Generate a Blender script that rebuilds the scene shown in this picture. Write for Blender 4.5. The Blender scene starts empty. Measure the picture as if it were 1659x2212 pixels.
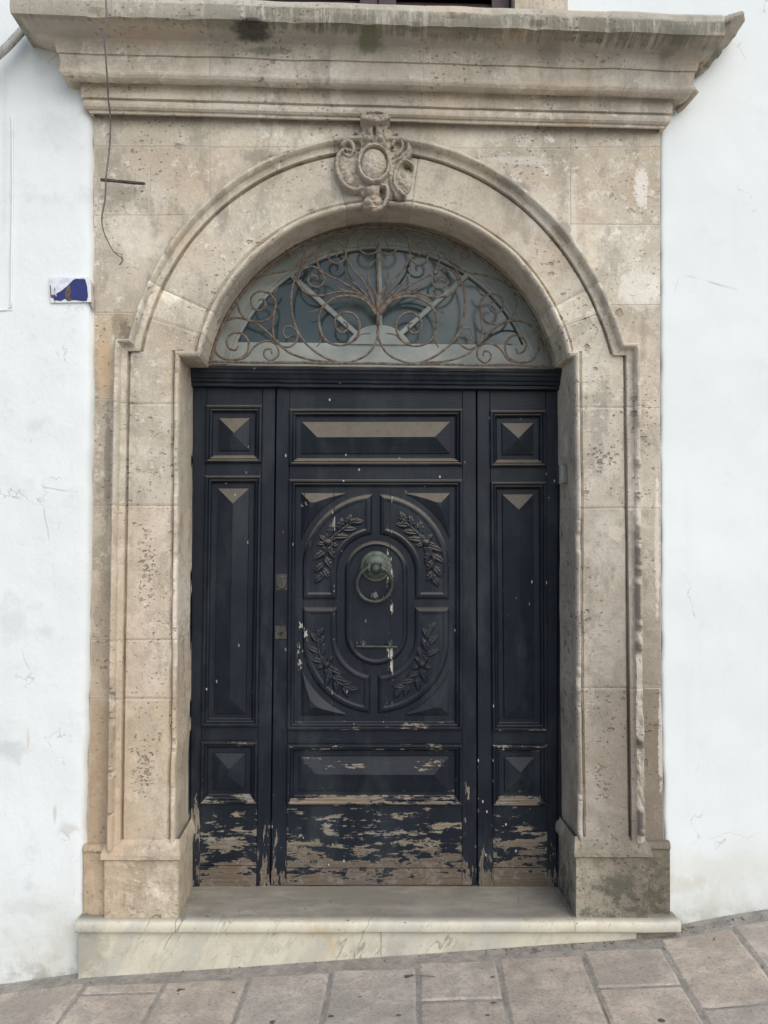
import bpy, math, random
import numpy as np
from mathutils import Matrix, Vector, noise as mnoise
random.seed(7); rng = np.random.default_rng(7)
S = bpy.context.scene
C = S.collection

# ------------------------------------------------------------------ camera
F, CX, CY = 1912.0, 829.5, 1106.0          # focal length and centre in photo units (1659 x 2212)
CAM = np.array([0.0, -3.47, 1.60])
eY = np.array([(760-CX)/F, -(1154-CY)/F, 1.0]); eY /= np.linalg.norm(eY)
eZ = np.array([0.0035, 1.0, 0.0]); eZ -= eY*eZ.dot(eY); eZ /= np.linalg.norm(eZ)
eX = np.cross(eZ, eY)
cd = bpy.data.cameras.new('camera'); cam = bpy.data.objects.new('camera', cd); C.objects.link(cam)
cam.matrix_world = Matrix(((eX[0], eX[1], -eX[2], CAM[0]), (eY[0], eY[1], -eY[2], CAM[1]),
                           (eZ[0], eZ[1], -eZ[2], CAM[2]), (0, 0, 0, 1)))
cd.sensor_fit = 'VERTICAL'; cd.sensor_height = 36; cd.lens = 36*F/2212
cd.clip_start = 0.05; cd.clip_end = 500
S.camera = cam
S.render.resolution_x = 768; S.render.resolution_y = 1024
# ------------------------------------------------------------------ light
SUN_EL, SUN_AZ = math.radians(41), math.radians(152)
w = bpy.data.worlds.new('World'); S.world = w; w.use_nodes = True
nt = w.node_tree; bg = nt.nodes['Background']
sky = nt.nodes.new('ShaderNodeTexSky'); sky.sky_type = 'NISHITA'; sky.sun_disc = False
sky.sun_elevation = SUN_EL; sky.sun_rotation = SUN_AZ
sky.air_density = 1.0; sky.dust_density = 1.6; sky.ozone_density = 1.0
nt.links.new(sky.outputs[0], bg.inputs[0]); bg.inputs[1].default_value = 0.13
sd = bpy.data.lights.new('sun', 'SUN'); sun = bpy.data.objects.new('sun', sd); C.objects.link(sun)
sd.energy = 1.5; sd.angle = math.radians(66); sd.color = (1.0, 0.965, 0.90)
sv = Vector((math.sin(SUN_AZ)*math.cos(SUN_EL), math.cos(SUN_AZ)*math.cos(SUN_EL), math.sin(SUN_EL)))
sun.rotation_euler = sv.to_track_quat('Z', 'Y').to_euler()
S.view_settings.view_transform = 'Standard'; S.view_settings.look = 'None'
S.view_settings.gamma = 1; S.view_settings.use_curve_mapping = False
S.view_settings.exposure = 0.32
try:
    S.cycles.max_bounces = 5; S.cycles.diffuse_bounces = 3; S.cycles.glossy_bounces = 2; S.cycles.transmission_bounces = 2
except Exception: pass

# ------------------------------------------------------------------ measuring
def P(px, py, Y=0.0):
    """point of the plane y=Y seen at photo position (px,py)"""
    px = np.asarray(px, float); py = np.asarray(py, float); Y = np.asarray(Y, float)
    a = (px-CX)/F; b = -(py-CY)/F
    dx = a*eX[0]+b*eX[1]+eX[2]; dy = a*eY[0]+b*eY[1]+eY[2]; dz = a*eZ[0]+b*eZ[1]+eZ[2]
    t = (Y-CAM[1])/dy
    return np.stack([CAM[0]+t*dx, Y+0*t, CAM[2]+t*dz], -1)
def lerp(a, b, t): return a+(b-a)*t
def fbm(p, o=4, s=1.0):
    return mnoise.fractal(Vector(p)*s, 1.0, 2.0, o, noise_basis='PERLIN_ORIGINAL')

# ------------------------------------------------------------------ objects
def thing(name, label, cat, loc=(0, 0, 0), group=None, kind=None):
    o = bpy.data.objects.new(name, None); C.objects.link(o)
    o.location = loc; o['label'] = label
    if cat: o['category'] = cat
    if group: o['group'] = group
    o['kind'] = kind or 'thing'
    return o
def root_of(o):
    while o.parent: o = o.parent
    return o
def mesh(name, v, f, m, parent=None, smooth=False, color=None, label=None, mats=None, mi=None, chip=None):
    v = np.asarray(v, float)
    if parent is not None:
        v = v-np.array(root_of(parent).location)
    me = bpy.data.meshes.new(name)
    me.from_pydata(v.tolist(), [], f if isinstance(f, list) else f.tolist())
    me.materials.append(m)
    if mats:
        for x in mats: me.materials.append(x)
        me.polygons.foreach_set('material_index', mi)
    if chip is not None:
        at = me.attributes.new('chip', 'FLOAT', 'POINT'); at.data.foreach_set('value', np.asarray(chip, dtype=np.float32).ravel())
    if smooth: me.polygons.foreach_set('use_smooth', [True]*len(me.polygons))
    me.update()
    o = bpy.data.objects.new(name, me); C.objects.link(o)
    if parent is not None: o.parent = parent
    if color: o.color = (*color, 1) if len(color) == 3 else color
    if label: o['label'] = label
    return o
class MB:
    def __init__(s): s.v = []; s.f = []
    def add(s, v, f):
        n = len(s.v); s.v += [list(map(float, p)) for p in v]; s.f += [[i+n for i in q] for q in f]
        return s
    def build(s, name, m, parent=None, **k): return mesh(name, s.v, s.f, m, parent, **k)
def grid_faces(n, m, keep=None, off=0, flip=False):
    i = np.arange(n-1)[:, None]; j = np.arange(m-1)[None, :]
    a = i*m+j+off
    q = np.stack([a, a+1, a+m+1, a+m], -1)
    if flip: q = q[..., ::-1]
    q = q.reshape(-1, 4)
    if keep is not None: q = q[keep.reshape(-1)]
    return q
def compact(v, q):
    u, inv = np.unique(q, return_inverse=True)
    return v[u], inv.reshape(q.shape), u
def slab(quad, Yf, Yb, bev=0.002, jit=0):
    """board with front face at Yf; quad = TL,TR,BR,BL in photo units"""
    q = np.array([P(x, y, Yf) for x, y in quad])
    c = q.mean(0)
    d = np.sign(q-c)
    fr = q.copy(); fr[:, 0] -= d[:, 0]*bev; fr[:, 2] -= d[:, 2]*bev
    md = q.copy(); md[:, 1] += bev
    bk = q.copy(); bk[:, 1] = Yb
    v = np.concatenate([fr, md, bk])
    f = [[3, 2, 1, 0], [8, 9, 10, 11]]
    for k in range(4):
        l = (k+1) % 4
        f.append([k, l, l+4, k+4]); f.append([k+4, l+4, l+8, k+8])
    return v, f
def wbox(x0, x1, y0, y1, z0, z1):
    v = [(x, y, z) for x in (x0, x1) for y in (y0, y1) for z in (z0, z1)]
    f = [[0, 1, 3, 2], [4, 6, 7, 5], [0, 4, 5, 1], [2, 3, 7, 6], [0, 2, 6, 4], [1, 5, 7, 3]]
    return v, f
def tube(pts, r, n=8, flat=1.0):
    pts = [Vector(p) for p in pts]; V = []; Fc = []
    up = Vector((0, 1, 0))
    for i, p in enumerate(pts):
        t = (pts[min(i+1, len(pts)-1)]-pts[max(i-1, 0)]).normalized()
        a = t.cross(up)
        if a.length < 1e-3: a = t.cross(Vector((1, 0, 0)))
        a.normalize(); b = a.cross(t).normalized()
        rr = r[i] if hasattr(r, '__len__') else r
        for k in range(n):
            an = 2*math.pi*(k+.5)/n
            V.append(p+a*(math.cos(an)*rr*flat)+b*(math.sin(an)*rr))
    for i in range(len(pts)-1):
        for k in range(n):
            l = (k+1) % n
            Fc.append([i*n+k, i*n+l, (i+1)*n+l, (i+1)*n+k])
    Fc.append(list(range(n))[::-1]); Fc.append([(len(pts)-1)*n+k for k in range(n)])
    return V, Fc
def lathe(c, prof, axis='Y', n=28, sx=1, sz=1):
    """prof: list of (radius, offset toward -Y) around the y axis at c"""
    V = []; Fc = []
    for r, h in prof:
        for k in range(n):
            a = 2*math.pi*k/n
            V.append((c[0]+math.cos(a)*r*sx, c[1]-h, c[2]+math.sin(a)*r*sz))
    for i in range(len(prof)-1):
        for k in range(n):
            l = (k+1) % n
            Fc.append([i*n+k, i*n+l, (i+1)*n+l, (i+1)*n+k])
    Fc.append([(len(prof)-1)*n+k for k in range(n)])
    return V, Fc
def catmull(pts, step=0.01, closed=False):
    pts = [np.array(p, float) for p in pts]
    out = []
    for i in range(len(pts)-1):
        p0 = pts[max(i-1, 0)]; p1 = pts[i]; p2 = pts[i+1]; p3 = pts[min(i+2, len(pts)-1)]
        n = max(2, int(np.linalg.norm(p2-p1)/step))
        for k in range(n):
            t = k/n
            out.append(0.5*((2*p1)+(-p0+p2)*t+(2*p0-5*p1+4*p2-p3)*t*t+(-p0+3*p1-3*p2+p3)*t**3))
    out.append(pts[-1])
    return out

# ------------------------------------------------------------------ materials
class NT:
    def __init__(s, name, rough=0.8, spec=0.4):
        s.m = bpy.data.materials.new(name); s.m.use_nodes = True
        s.t = s.m.node_tree; s.b = s.t.nodes['Principled BSDF']
        s.b.inputs['Roughness'].default_value = rough
        s.b.inputs['Specular IOR Level'].default_value = spec
        g = s.n('ShaderNodeNewGeometry'); s.pos = g.outputs['Position']; s.nor = g.outputs['Normal']
    def n(s, ty, **k):
        x = s.t.nodes.new(ty)
        for a, b in k.items(): setattr(x, a, b)
        return x
    def put(s, sock, val):
        if isinstance(val, bpy.types.NodeSocket): s.t.links.new(val, sock)
        elif isinstance(val, (tuple, list)) and len(val) == 3 and sock.type == 'RGBA': sock.default_value = (*val, 1)
        else: sock.default_value = val
    def math(s, op, a, b=0.0, c=None, clamp=False):
        x = s.n('ShaderNodeMath', operation=op, use_clamp=clamp)
        s.put(x.inputs[0], a); s.put(x.inputs[1], b)
        if c is not None: s.put(x.inputs[2], c)
        return x.outputs[0]
    def scale(s, sx, sy, sz, off=(0, 0, 0), vec=None):
        x = s.n('ShaderNodeMapping'); s.put(x.inputs['Vector'], vec or s.pos)
        x.inputs['Scale'].default_value = (sx, sy, sz); x.inputs['Location'].default_value = off
        return x.outputs[0]
    def noise(s, scale=5, detail=4, rough=0.55, vec=None, dist=0.0):
        x = s.n('ShaderNodeTexNoise'); s.put(x.inputs['Vector'], vec or s.pos)
        x.inputs['Scale'].default_value = scale; x.inputs['Detail'].default_value = detail
        x.inputs['Roughness'].default_value = rough; x.inputs['Distortion'].default_value = dist
        return x.outputs['Fac']
    def vor(s, scale=50, vec=None, feat='F1', rnd=1.0):
        x = s.n('ShaderNodeTexVoronoi', feature=feat); s.put(x.inputs['Vector'], vec or s.pos)
        x.inputs['Scale'].default_value = scale; x.inputs['Randomness'].default_value = rnd
        return x.outputs['Distance']
    def rng(s, f, a, b, c=0.0, d=1.0, smooth=True):
        x = s.n('ShaderNodeMapRange', interpolation_type='SMOOTHSTEP' if smooth else 'LINEAR')
        s.put(x.inputs[0], f); s.put(x.inputs[1], a); s.put(x.inputs[2], b)
        x.inputs[3].default_value = c; x.inputs[4].default_value = d
        return x.outputs[0]
    def mix(s, f, a, b, mode='MIX'):
        x = s.n('ShaderNodeMix', data_type='RGBA', blend_type=mode, clamp_factor=True)
        s.put(x.inputs[0], f); s.put(x.inputs[6], a); s.put(x.inputs[7], b)
        return x.outputs[2]
    def sep(s, v):
        x = s.n('ShaderNodeSeparateXYZ'); s.put(x.inputs[0], v); return x.outputs
    def objcol(s): return s.n('ShaderNodeObjectInfo').outputs['Color']
    def objrnd(s): return s.n('ShaderNodeObjectInfo').outputs['Random']
    def bump(s, h, strength=0.5, dist=0.01, prev=None):
        x = s.n('ShaderNodeBump'); x.inputs['Strength'].default_value = strength
        x.inputs['Distance'].default_value = dist; s.put(x.inputs['Height'], h)
        if prev is not None: s.put(x.inputs['Normal'], prev)
        return x.outputs[0]
    def out(s, col=None, nrm=None, rough=None):
        if col is not None: s.put(s.b.inputs['Base Color'], col)
        if nrm is not None: s.put(s.b.inputs['Normal'], nrm)
        if rough is not None: s.put(s.b.inputs['Roughness'], rough)
        return s.m

def blob(M, x, z, rx, rz, soft=0.3, warp=0.35, sc=12, amp=None):
    """soft-edged irregular patch centred at world x,z"""
    p = M.sep(M.pos)
    dx = M.math('DIVIDE', M.math('SUBTRACT', p[0], x), rx)
    dz = M.math('DIVIDE', M.math('SUBTRACT', p[2], z), rz)
    d = M.math('SQRT', M.math('ADD', M.math('MULTIPLY', dx, dx), M.math('MULTIPLY', dz, dz)))
    if not hasattr(M, 'bn'): M.bn = {}
    ks = 10 if sc < 12 else (15 if sc < 16 else 34)
    if ks not in M.bn: M.bn[ks] = M.math('SUBTRACT', M.noise(ks, 5, .72), .5)
    d = M.math('ADD', d, M.math('MULTIPLY', M.bn[ks], warp*4))
    return M.rng(d, 1.0, 1.0-soft, 0, 1)

def at_px(x, y, Y=0.0):
    p = P(x, y, Y); return float(p[0]), float(p[2])
def zc(y, p): return float(P(760, y, -p)[2])
def stone_mat(name, cornice=False):
    M = NT(name, 0.92, 0.2)
    big = M.noise(2.3, 3, .6); med = M.noise(11, 6, .72); fine = M.noise(75, 4, .78)
    c = M.mix(M.rng(big, .36, .66), (.48, .43, .352), (.63, .578, .49))
    c = M.mix(M.math('MULTIPLY', M.rng(med, .47, .68), .6), c, (.375, .335, .262))
    c = M.mix(M.math('MULTIPLY', M.rng(M.noise(4.2, 5, .72, vec=M.scale(1, 1, 1, (4, 3, 9))), .50, .62), .6), c, (.70, .655, .57))
    c = M.mix(M.math('MULTIPLY', M.rng(M.noise(3.1, 4, .6, vec=M.scale(1, 1, 1, (14, 3, 2))), .50, .7), .5), c, (.58, .475, .345))
    c = M.mix(M.math('MULTIPLY', M.rng(M.noise(6, 5, .74, vec=M.scale(1.3, 1, .6, (1, 30, 2))), .50, .62), .6), c, (.33, .30, .255))
    c = M.mix(M.math('MULTIPLY', M.rng(fine, .48, .72), .45), c, (.33, .28, .225))
    c = M.mix(M.math('MULTIPLY', M.rng(M.noise(160, 3, .8, vec=M.scale(1, 1, 1, (5, 3, 1))), .56, .66), .35), c, (.74, .70, .62))
    # light lichen / lime flakes
    fl = M.math('MULTIPLY', M.rng(M.noise(24, 6, .8, vec=M.scale(1, 1, 1, (2, 8, 5))), .56, .60), M.rng(M.noise(2.2, 3, .6, vec=M.scale(1, 1, 1, (7, 1, 3))), .46, .60))
    c = M.mix(M.math('MULTIPLY', fl, .7), c, (.77, .735, .66))
    # pits
    pitm = M.rng(M.noise(3.0, 3, .6, vec=M.scale(1, 1, 1, (31, 2, 11))), .44, .60)
    vw = M.n('ShaderNodeVectorMath', operation='ADD')
    M.put(vw.inputs[0], M.scale(1, 1, 1.5)); M.put(vw.inputs[1], M.math('MULTIPLY', M.noise(40, 3), .04))
    def pits(sc, th, r0, cl=None):
        vs = M.n('ShaderNodeTexVoronoi'); M.put(vs.inputs['Vector'], vw.outputs[0]); vs.inputs['Scale'].default_value = sc
        cc = M.sep(vs.outputs['Color'])
        if cl is not None:
            r0 = M.math('ADD', r0, M.math('MULTIPLY', cl, .26))
            th = M.math('SUBTRACT', th, M.math('MULTIPLY', cl, .42))
        rad = M.math('MULTIPLY', cc[1], r0)
        sel = M.math('GREATER_THAN', cc[0], th)
        return M.math('MULTIPLY', M.rng(M.math('SUBTRACT', vs.outputs['Distance'], rad), .14, .0), sel)
    # named dense pit clusters of the right jamb and the left jamb
    clus = M.math('MAXIMUM', blob(M, *at_px(1305, 985), .085, .075, .5, .5, 14), M.math('MAXIMUM', blob(M, *at_px(315, 1230), .05, .24, .6, .4, 10), blob(M, *at_px(312, 1660), .06, .16, .6, .4, 10)))
    clus = M.math('MAXIMUM', clus, blob(M, *at_px(1300, 1690), .05, .12, .6, .4, 10))
    pit = M.math('MULTIPLY', pits(62, .66, .28, clus), M.math('MAXIMUM', pitm, clus))
    pit = M.math('MAXIMUM', pit, M.math('MULTIPLY', pits(21, .84, .34), M.math('MULTIPLY', pitm, .75)))
    c = M.mix(M.math('MULTIPLY', pit, M.rng(fine, .3, .6, .3, .8)), c, (.19, .158, .12))
    p = M.sep(M.pos)
    # grey soot on the lower right, ochre on the lower left
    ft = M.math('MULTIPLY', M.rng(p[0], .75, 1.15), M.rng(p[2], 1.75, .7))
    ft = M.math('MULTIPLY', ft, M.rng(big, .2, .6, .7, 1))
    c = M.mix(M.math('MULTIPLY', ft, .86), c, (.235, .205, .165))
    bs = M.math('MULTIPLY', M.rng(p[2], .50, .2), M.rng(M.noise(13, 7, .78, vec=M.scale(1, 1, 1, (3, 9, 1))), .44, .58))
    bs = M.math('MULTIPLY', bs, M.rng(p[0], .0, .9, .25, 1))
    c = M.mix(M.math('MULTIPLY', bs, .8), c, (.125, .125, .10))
    tn = M.math('MULTIPLY', M.rng(p[0], -.72, -.95), M.rng(p[2], 1.9, .4))
    c = M.mix(M.math('MULTIPLY', tn, .5), c, (.49, .375, .265))
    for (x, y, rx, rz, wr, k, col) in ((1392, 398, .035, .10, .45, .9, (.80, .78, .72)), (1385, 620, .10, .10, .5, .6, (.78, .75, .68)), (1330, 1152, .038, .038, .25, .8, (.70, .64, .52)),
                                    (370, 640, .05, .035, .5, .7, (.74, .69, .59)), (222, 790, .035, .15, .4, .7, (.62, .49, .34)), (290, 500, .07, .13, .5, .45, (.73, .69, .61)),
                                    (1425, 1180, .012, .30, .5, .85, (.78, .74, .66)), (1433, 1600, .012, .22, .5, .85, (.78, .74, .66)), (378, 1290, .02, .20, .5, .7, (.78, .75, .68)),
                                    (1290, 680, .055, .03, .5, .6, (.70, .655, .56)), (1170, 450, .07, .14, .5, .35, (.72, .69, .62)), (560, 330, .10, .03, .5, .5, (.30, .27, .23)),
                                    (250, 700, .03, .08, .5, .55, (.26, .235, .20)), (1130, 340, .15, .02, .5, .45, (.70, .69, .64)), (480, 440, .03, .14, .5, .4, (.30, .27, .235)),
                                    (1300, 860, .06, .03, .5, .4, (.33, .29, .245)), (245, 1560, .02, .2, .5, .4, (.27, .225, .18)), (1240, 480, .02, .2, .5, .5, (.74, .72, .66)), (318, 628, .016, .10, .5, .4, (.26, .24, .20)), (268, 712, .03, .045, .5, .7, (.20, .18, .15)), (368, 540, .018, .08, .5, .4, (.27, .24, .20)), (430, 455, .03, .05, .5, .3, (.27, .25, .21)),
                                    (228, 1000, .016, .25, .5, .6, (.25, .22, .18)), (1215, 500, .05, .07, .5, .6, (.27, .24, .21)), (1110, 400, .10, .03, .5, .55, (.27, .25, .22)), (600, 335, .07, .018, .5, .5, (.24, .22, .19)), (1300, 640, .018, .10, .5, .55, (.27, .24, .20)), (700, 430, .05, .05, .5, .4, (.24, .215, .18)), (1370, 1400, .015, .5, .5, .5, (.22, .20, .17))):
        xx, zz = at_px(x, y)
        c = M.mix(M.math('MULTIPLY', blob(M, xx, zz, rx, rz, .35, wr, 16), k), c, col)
    if cornice:
        st = M.noise(1, 6, .78, vec=M.scale(55, 4, 9))
        st2 = M.noise(3.2, 5, .7, vec=M.scale(1, 1, 1, (5, 5, 5)))
        zl = M.math('ADD', p[2], M.math('MULTIPLY', p[0], .0115))
        t = M.math('ADD', M.math('MULTIPLY', st, .7), M.math('MULTIPLY', st2, .5))
        jag = M.math('MULTIPLY', M.math('SUBTRACT', st, .5), .03); s0, s1 = zc(56, .235), zc(13, .236)
        band = M.math('MULTIPLY', M.rng(M.math('ADD', zl, jag), s0-.004, s0+.006), M.rng(M.math('ADD', zl, jag), s1-.004, s1-.016))
        xr = M.rng(p[0], -.75, -.25, .45, 1)
        t = M.math('MULTIPLY', M.math('MULTIPLY', M.rng(t, .46, .62), band), xr)
        c = M.mix(M.math('MULTIPLY', M.rng(zl, s0-.01, s0+.004), .55), c, (.40, .385, .32))
        c = M.mix(M.math('MULTIPLY', t, .66), c, (.115, .118, .088))
        cem = M.math('MULTIPLY', M.rng(p[1], -.105, -.13), M.rng(zl, s0+.003, s0-.003))
        c = M.mix(M.math('MULTIPLY', cem, .75), c, (.40, .385, .345))
        run = M.math('MULTIPLY', M.rng(M.noise(1, 5, .7, vec=M.scale(11, 2, .8, (3, 1, 1))), .56, .70), .45)
        c = M.mix(M.math('MULTIPLY', run, M.rng(zl, 3.2, 3.4, .2, 1)), c, (.27, .245, .205))
        c = M.mix(M.math('MULTIPLY', M.rng(M.noise(5, 5, .6, vec=M.scale(.5, 1, 3, (3, 1, 8))), .52, .66), .45), c, (.56, .44, .33))
        for (x, y, Y, rx, rz, k, col) in ((798, 100, -.12, .07, .035, .75, (.15, .175, .095)), (545, 48, -.23, .09, .022, .85, (.05, .045, .04)), (570, 82, -.2, .12, .02, .6, (.17, .17, .12)),
                                          (1185, 110, -.11, .06, .13, .45, (.20, .185, .155)), (1440, 100, -.14, .08, .05, .5, (.15, .145, .12)), (330, 195, -.08, .2, .018, .5, (.72, .68, .6))):
            q = P(x, y, Y)
            c = M.mix(M.math('MULTIPLY', blob(M, float(q[0]), float(q[2]), rx, rz, .6, .4, 14), k), c, col)
    c = M.mix(1.0, c, M.objcol(), 'MULTIPLY')
    ch = M.n('ShaderNodeAttribute', attribute_name='chip').outputs['Fac']
    c = M.mix(M.math('MULTIPLY', M.math('MULTIPLY', ch, M.rng(med, .3, .6, .5, 1)), .7), c, (.60, .55, .47))
    h = M.math('ADD', M.math('MULTIPLY', med, .6), M.math('MULTIPLY', fine, .4))
    nb = M.bump(h, .65, .012)
    nb = M.bump(M.math('MULTIPLY', pit, -1.0), .9, .010, nb)
    nb = M.bump(M.noise(190, 3, .7), .3, .003, nb)
    return M.out(c, nb)
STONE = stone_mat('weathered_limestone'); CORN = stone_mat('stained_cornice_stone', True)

def mortar_mat():
    M = NT('old_mortar', .95, .2)
    c = M.mix(M.noise(20, 5), (.36, .32, .27), (.54, .50, .43))
    return M.out(c, M.bump(M.noise(60, 5, .7), .6, .01))
MORTAR = mortar_mat()

def plaster_mat():
    M = NT('whitewashed_plaster', .85, .25)
    p = M.sep(M.pos)
    a = M.noise(1.6, 5, .6); b = M.noise(7, 6, .65); f = M.noise(45, 5, .65)
    c = M.mix(M.rng(a, .35, .7), (.75, .79, .785), (.785, .825, .82))
    lf = M.rng(p[0], -.6, -1.1)
    g = M.math('MULTIPLY', M.rng(b, .54, .72), M.rng(lf, 0, 1, .25, .6))
    c = M.mix(g, c, (.62, .655, .67))
    # hairline cracks
    vx = M.n('ShaderNodeVectorMath', operation='ADD')
    M.put(vx.inputs[0], M.scale(1, 1, .7)); M.put(vx.inputs[1], M.math('MULTIPLY', M.noise(6, 4), .35))
    e = M.vor(2.1, vec=vx.outputs[0], feat='DISTANCE_TO_EDGE')
    cr = M.math('MULTIPLY', M.rng(e, .006, .002), M.rng(M.noise(3.4, 3, .6, vec=M.scale(1, 1, 1, (9, 9, 2))), .53, .62))
    c = M.mix(M.math('MULTIPLY', cr, .45), c, (.42, .41, .38))
    # stained foot
    ft = M.math('ADD', M.math('MULTIPLY', p[0], -.055), p[2])
    fo = M.math('MULTIPLY', M.rng(ft, .42, -.02), M.rng(M.noise(5, 6, .7, vec=M.scale(1, 1, .7, (3, 3, 3))), .35, .7, .25, 1))
    c = M.mix(M.math('MULTIPLY', fo, .7), c, (.54, .51, .39))
    fo2 = M.math('MULTIPLY', M.rng(ft, .10, -.08), M.rng(M.noise(13, 6, .7), .42, .6))
    c = M.mix(M.math('MULTIPLY', fo2, .75), c, (.30, .275, .235))
    sk = M.math('MULTIPLY', M.rng(M.noise(1, 5, .7, vec=M.scale(5, 5, .7, (3, 3, 3))), .50, .70), .35)
    c = M.mix(sk, c, (.70, .715, .70))
    for (x, y, rx, rz, k, col) in ((20, 1340, .10, .12, .30, (.52, .54, .54)), (30, 1620, .09, .06, .45, (.48, .50, .49)), (150, 1790, .05, .03, .5, (.52, .50, .45)), (120, 280, .14, .10, .3, (.56, .57, .57)), (10, 330, .02, .5, .3, (.6, .6, .58)), (60, 1960, .12, .05, .35, (.55, .55, .52)), (1560, 1880, .3, .08, .4, (.66, .65, .56)), (1480, 1915, .12, .05, .5, (.58, .55, .45)), (118, 1760, .01, .05, .6, (.50, .44, .36)), (60, 1600, .008, .06, .6, (.68, .58, .36)), (190, 620, .02, .05, .6, (.42, .38, .35))):
        q = P(x, y, 0); c = M.mix(M.math('MULTIPLY', blob(M, float(q[0]), float(q[2]), rx, rz, .8, .5, 14), k), c, col)
    st = M.math('MULTIPLY', M.rng(M.noise(30, 4, .7, vec=M.scale(1, 1, .5, (1, 2, 3))), .66, .70), lf)
    c = M.mix(M.math('MULTIPLY', st, .35), c, (.5, .46, .4))
    h = M.math('ADD', M.math('MULTIPLY', b, .8), M.math('MULTIPLY', f, .10))
    h = M.math('SUBTRACT', h, M.math('MULTIPLY', cr, .3))
    h = M.math('MULTIPLY', h, M.rng(p[0], -.8, 1.0, 1.0, .35))
    return M.out(c, M.bump(h, .30, .02))
PLASTER = plaster_mat()

def marble_mat(name, dirty):
    M = NT(name, .45 if not dirty else .6, .35)
    p = M.sep(M.pos)
    rot = M.n('ShaderNodeMapping'); M.put(rot.inputs['Vector'], M.pos); rot.inputs['Rotation'].default_value = (0, math.radians(-28), 0)
    v = M.noise(2.2, 5, .55, vec=M.scale(2.6, 1.2, .55, (.3, 0, 0), vec=rot.outputs[0]), dist=.25)
    vein = M.rng(M.math('ABSOLUTE', M.math('SUBTRACT', v, .5)), .014, .0)
    v2 = M.noise(9, 6, .65, dist=.8)
    c = M.mix(M.rng(v2, .3, .7), (.60, .56, .43), (.69, .655, .535))
    vm = M.rng(M.noise(2.6, 2, .5, vec=M.scale(1, 1, 1, (6, 1, 2))), .42, .56)
    c = M.mix(M.math('MULTIPLY', M.rng(v, .50, .60), .5), c, (.47, .47, .42))
    vv = M.noise(3.3, 5, .6, vec=M.scale(2.2, 1.2, .5, (4.3, 0, 2), vec=rot.outputs[0]), dist=.15)
    c = M.mix(M.math('MULTIPLY', M.rng(M.math('ABSOLUTE', M.math('SUBTRACT', vv, .53)), .03, .0), M.math('MULTIPLY', M.rng(M.noise(2.1, 2, .5, vec=M.scale(1, 1, 1, (1, 1, 9))), .45, .6), .28)), c, (.38, .375, .34))
    c = M.mix(M.math('MULTIPLY', M.math('MULTIPLY', vein, vm), .8), c, (.27, .27, .23))
    c = M.mix(M.math('MULTIPLY', M.rng(M.noise(3, 5, .7, vec=M.scale(1, 1, .6, (8, 8, 1))), .56, .70), .55), c, (.56, .40, .22))
    c = M.mix(M.math('MULTIPLY', blob(M, -1.0, .02, .10, .14, .7, .5, 14), .6), c, (.28, .27, .22))
    c = M.mix(M.math('MULTIPLY', M.rng(M.noise(75, 4, .7), .60, .68), .5), c, (.26, .22, .16))
    c = M.mix(M.math('MULTIPLY', M.rng(p[2], .10, -.0), M.math('MULTIPLY', M.rng(M.noise(8, 6, .7), .5, .65), .4)), c, (.30, .27, .22))
    if dirty:
        d = M.math('MULTIPLY', M.rng(M.noise(4, 6, .7, vec=M.scale(.6, 1.4, 1)), .25, .62, .55, 1), M.rng(p[1], -.066, -.01))
        c = M.mix(M.math('MULTIPLY', d, .95), c, (.215, .195, .162))
        c = M.mix(M.math('MULTIPLY', M.math('MULTIPLY', M.rng(M.noise(3, 5, .6, vec=M.scale(1, 2.4, 1, (5, 5, 5))), .5, .68), d), .45), c, (.40, .385, .34))
        s2 = M.rng(M.noise(32, 2, .5, vec=M.scale(1, 1.5, 1)), .715, .73)
        c = M.mix(M.math('MULTIPLY', s2, .7), c, (.06, .055, .05))
    return M.out(c, M.bump(M.math('ADD', M.math('MULTIPLY', v2, .5), M.math('MULTIPLY', M.noise(60, 4), .2)), .25, .006))
MARBLE = marble_mat('veined_marble', False); TREAD = marble_mat('worn_marble_tread', True)

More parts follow.
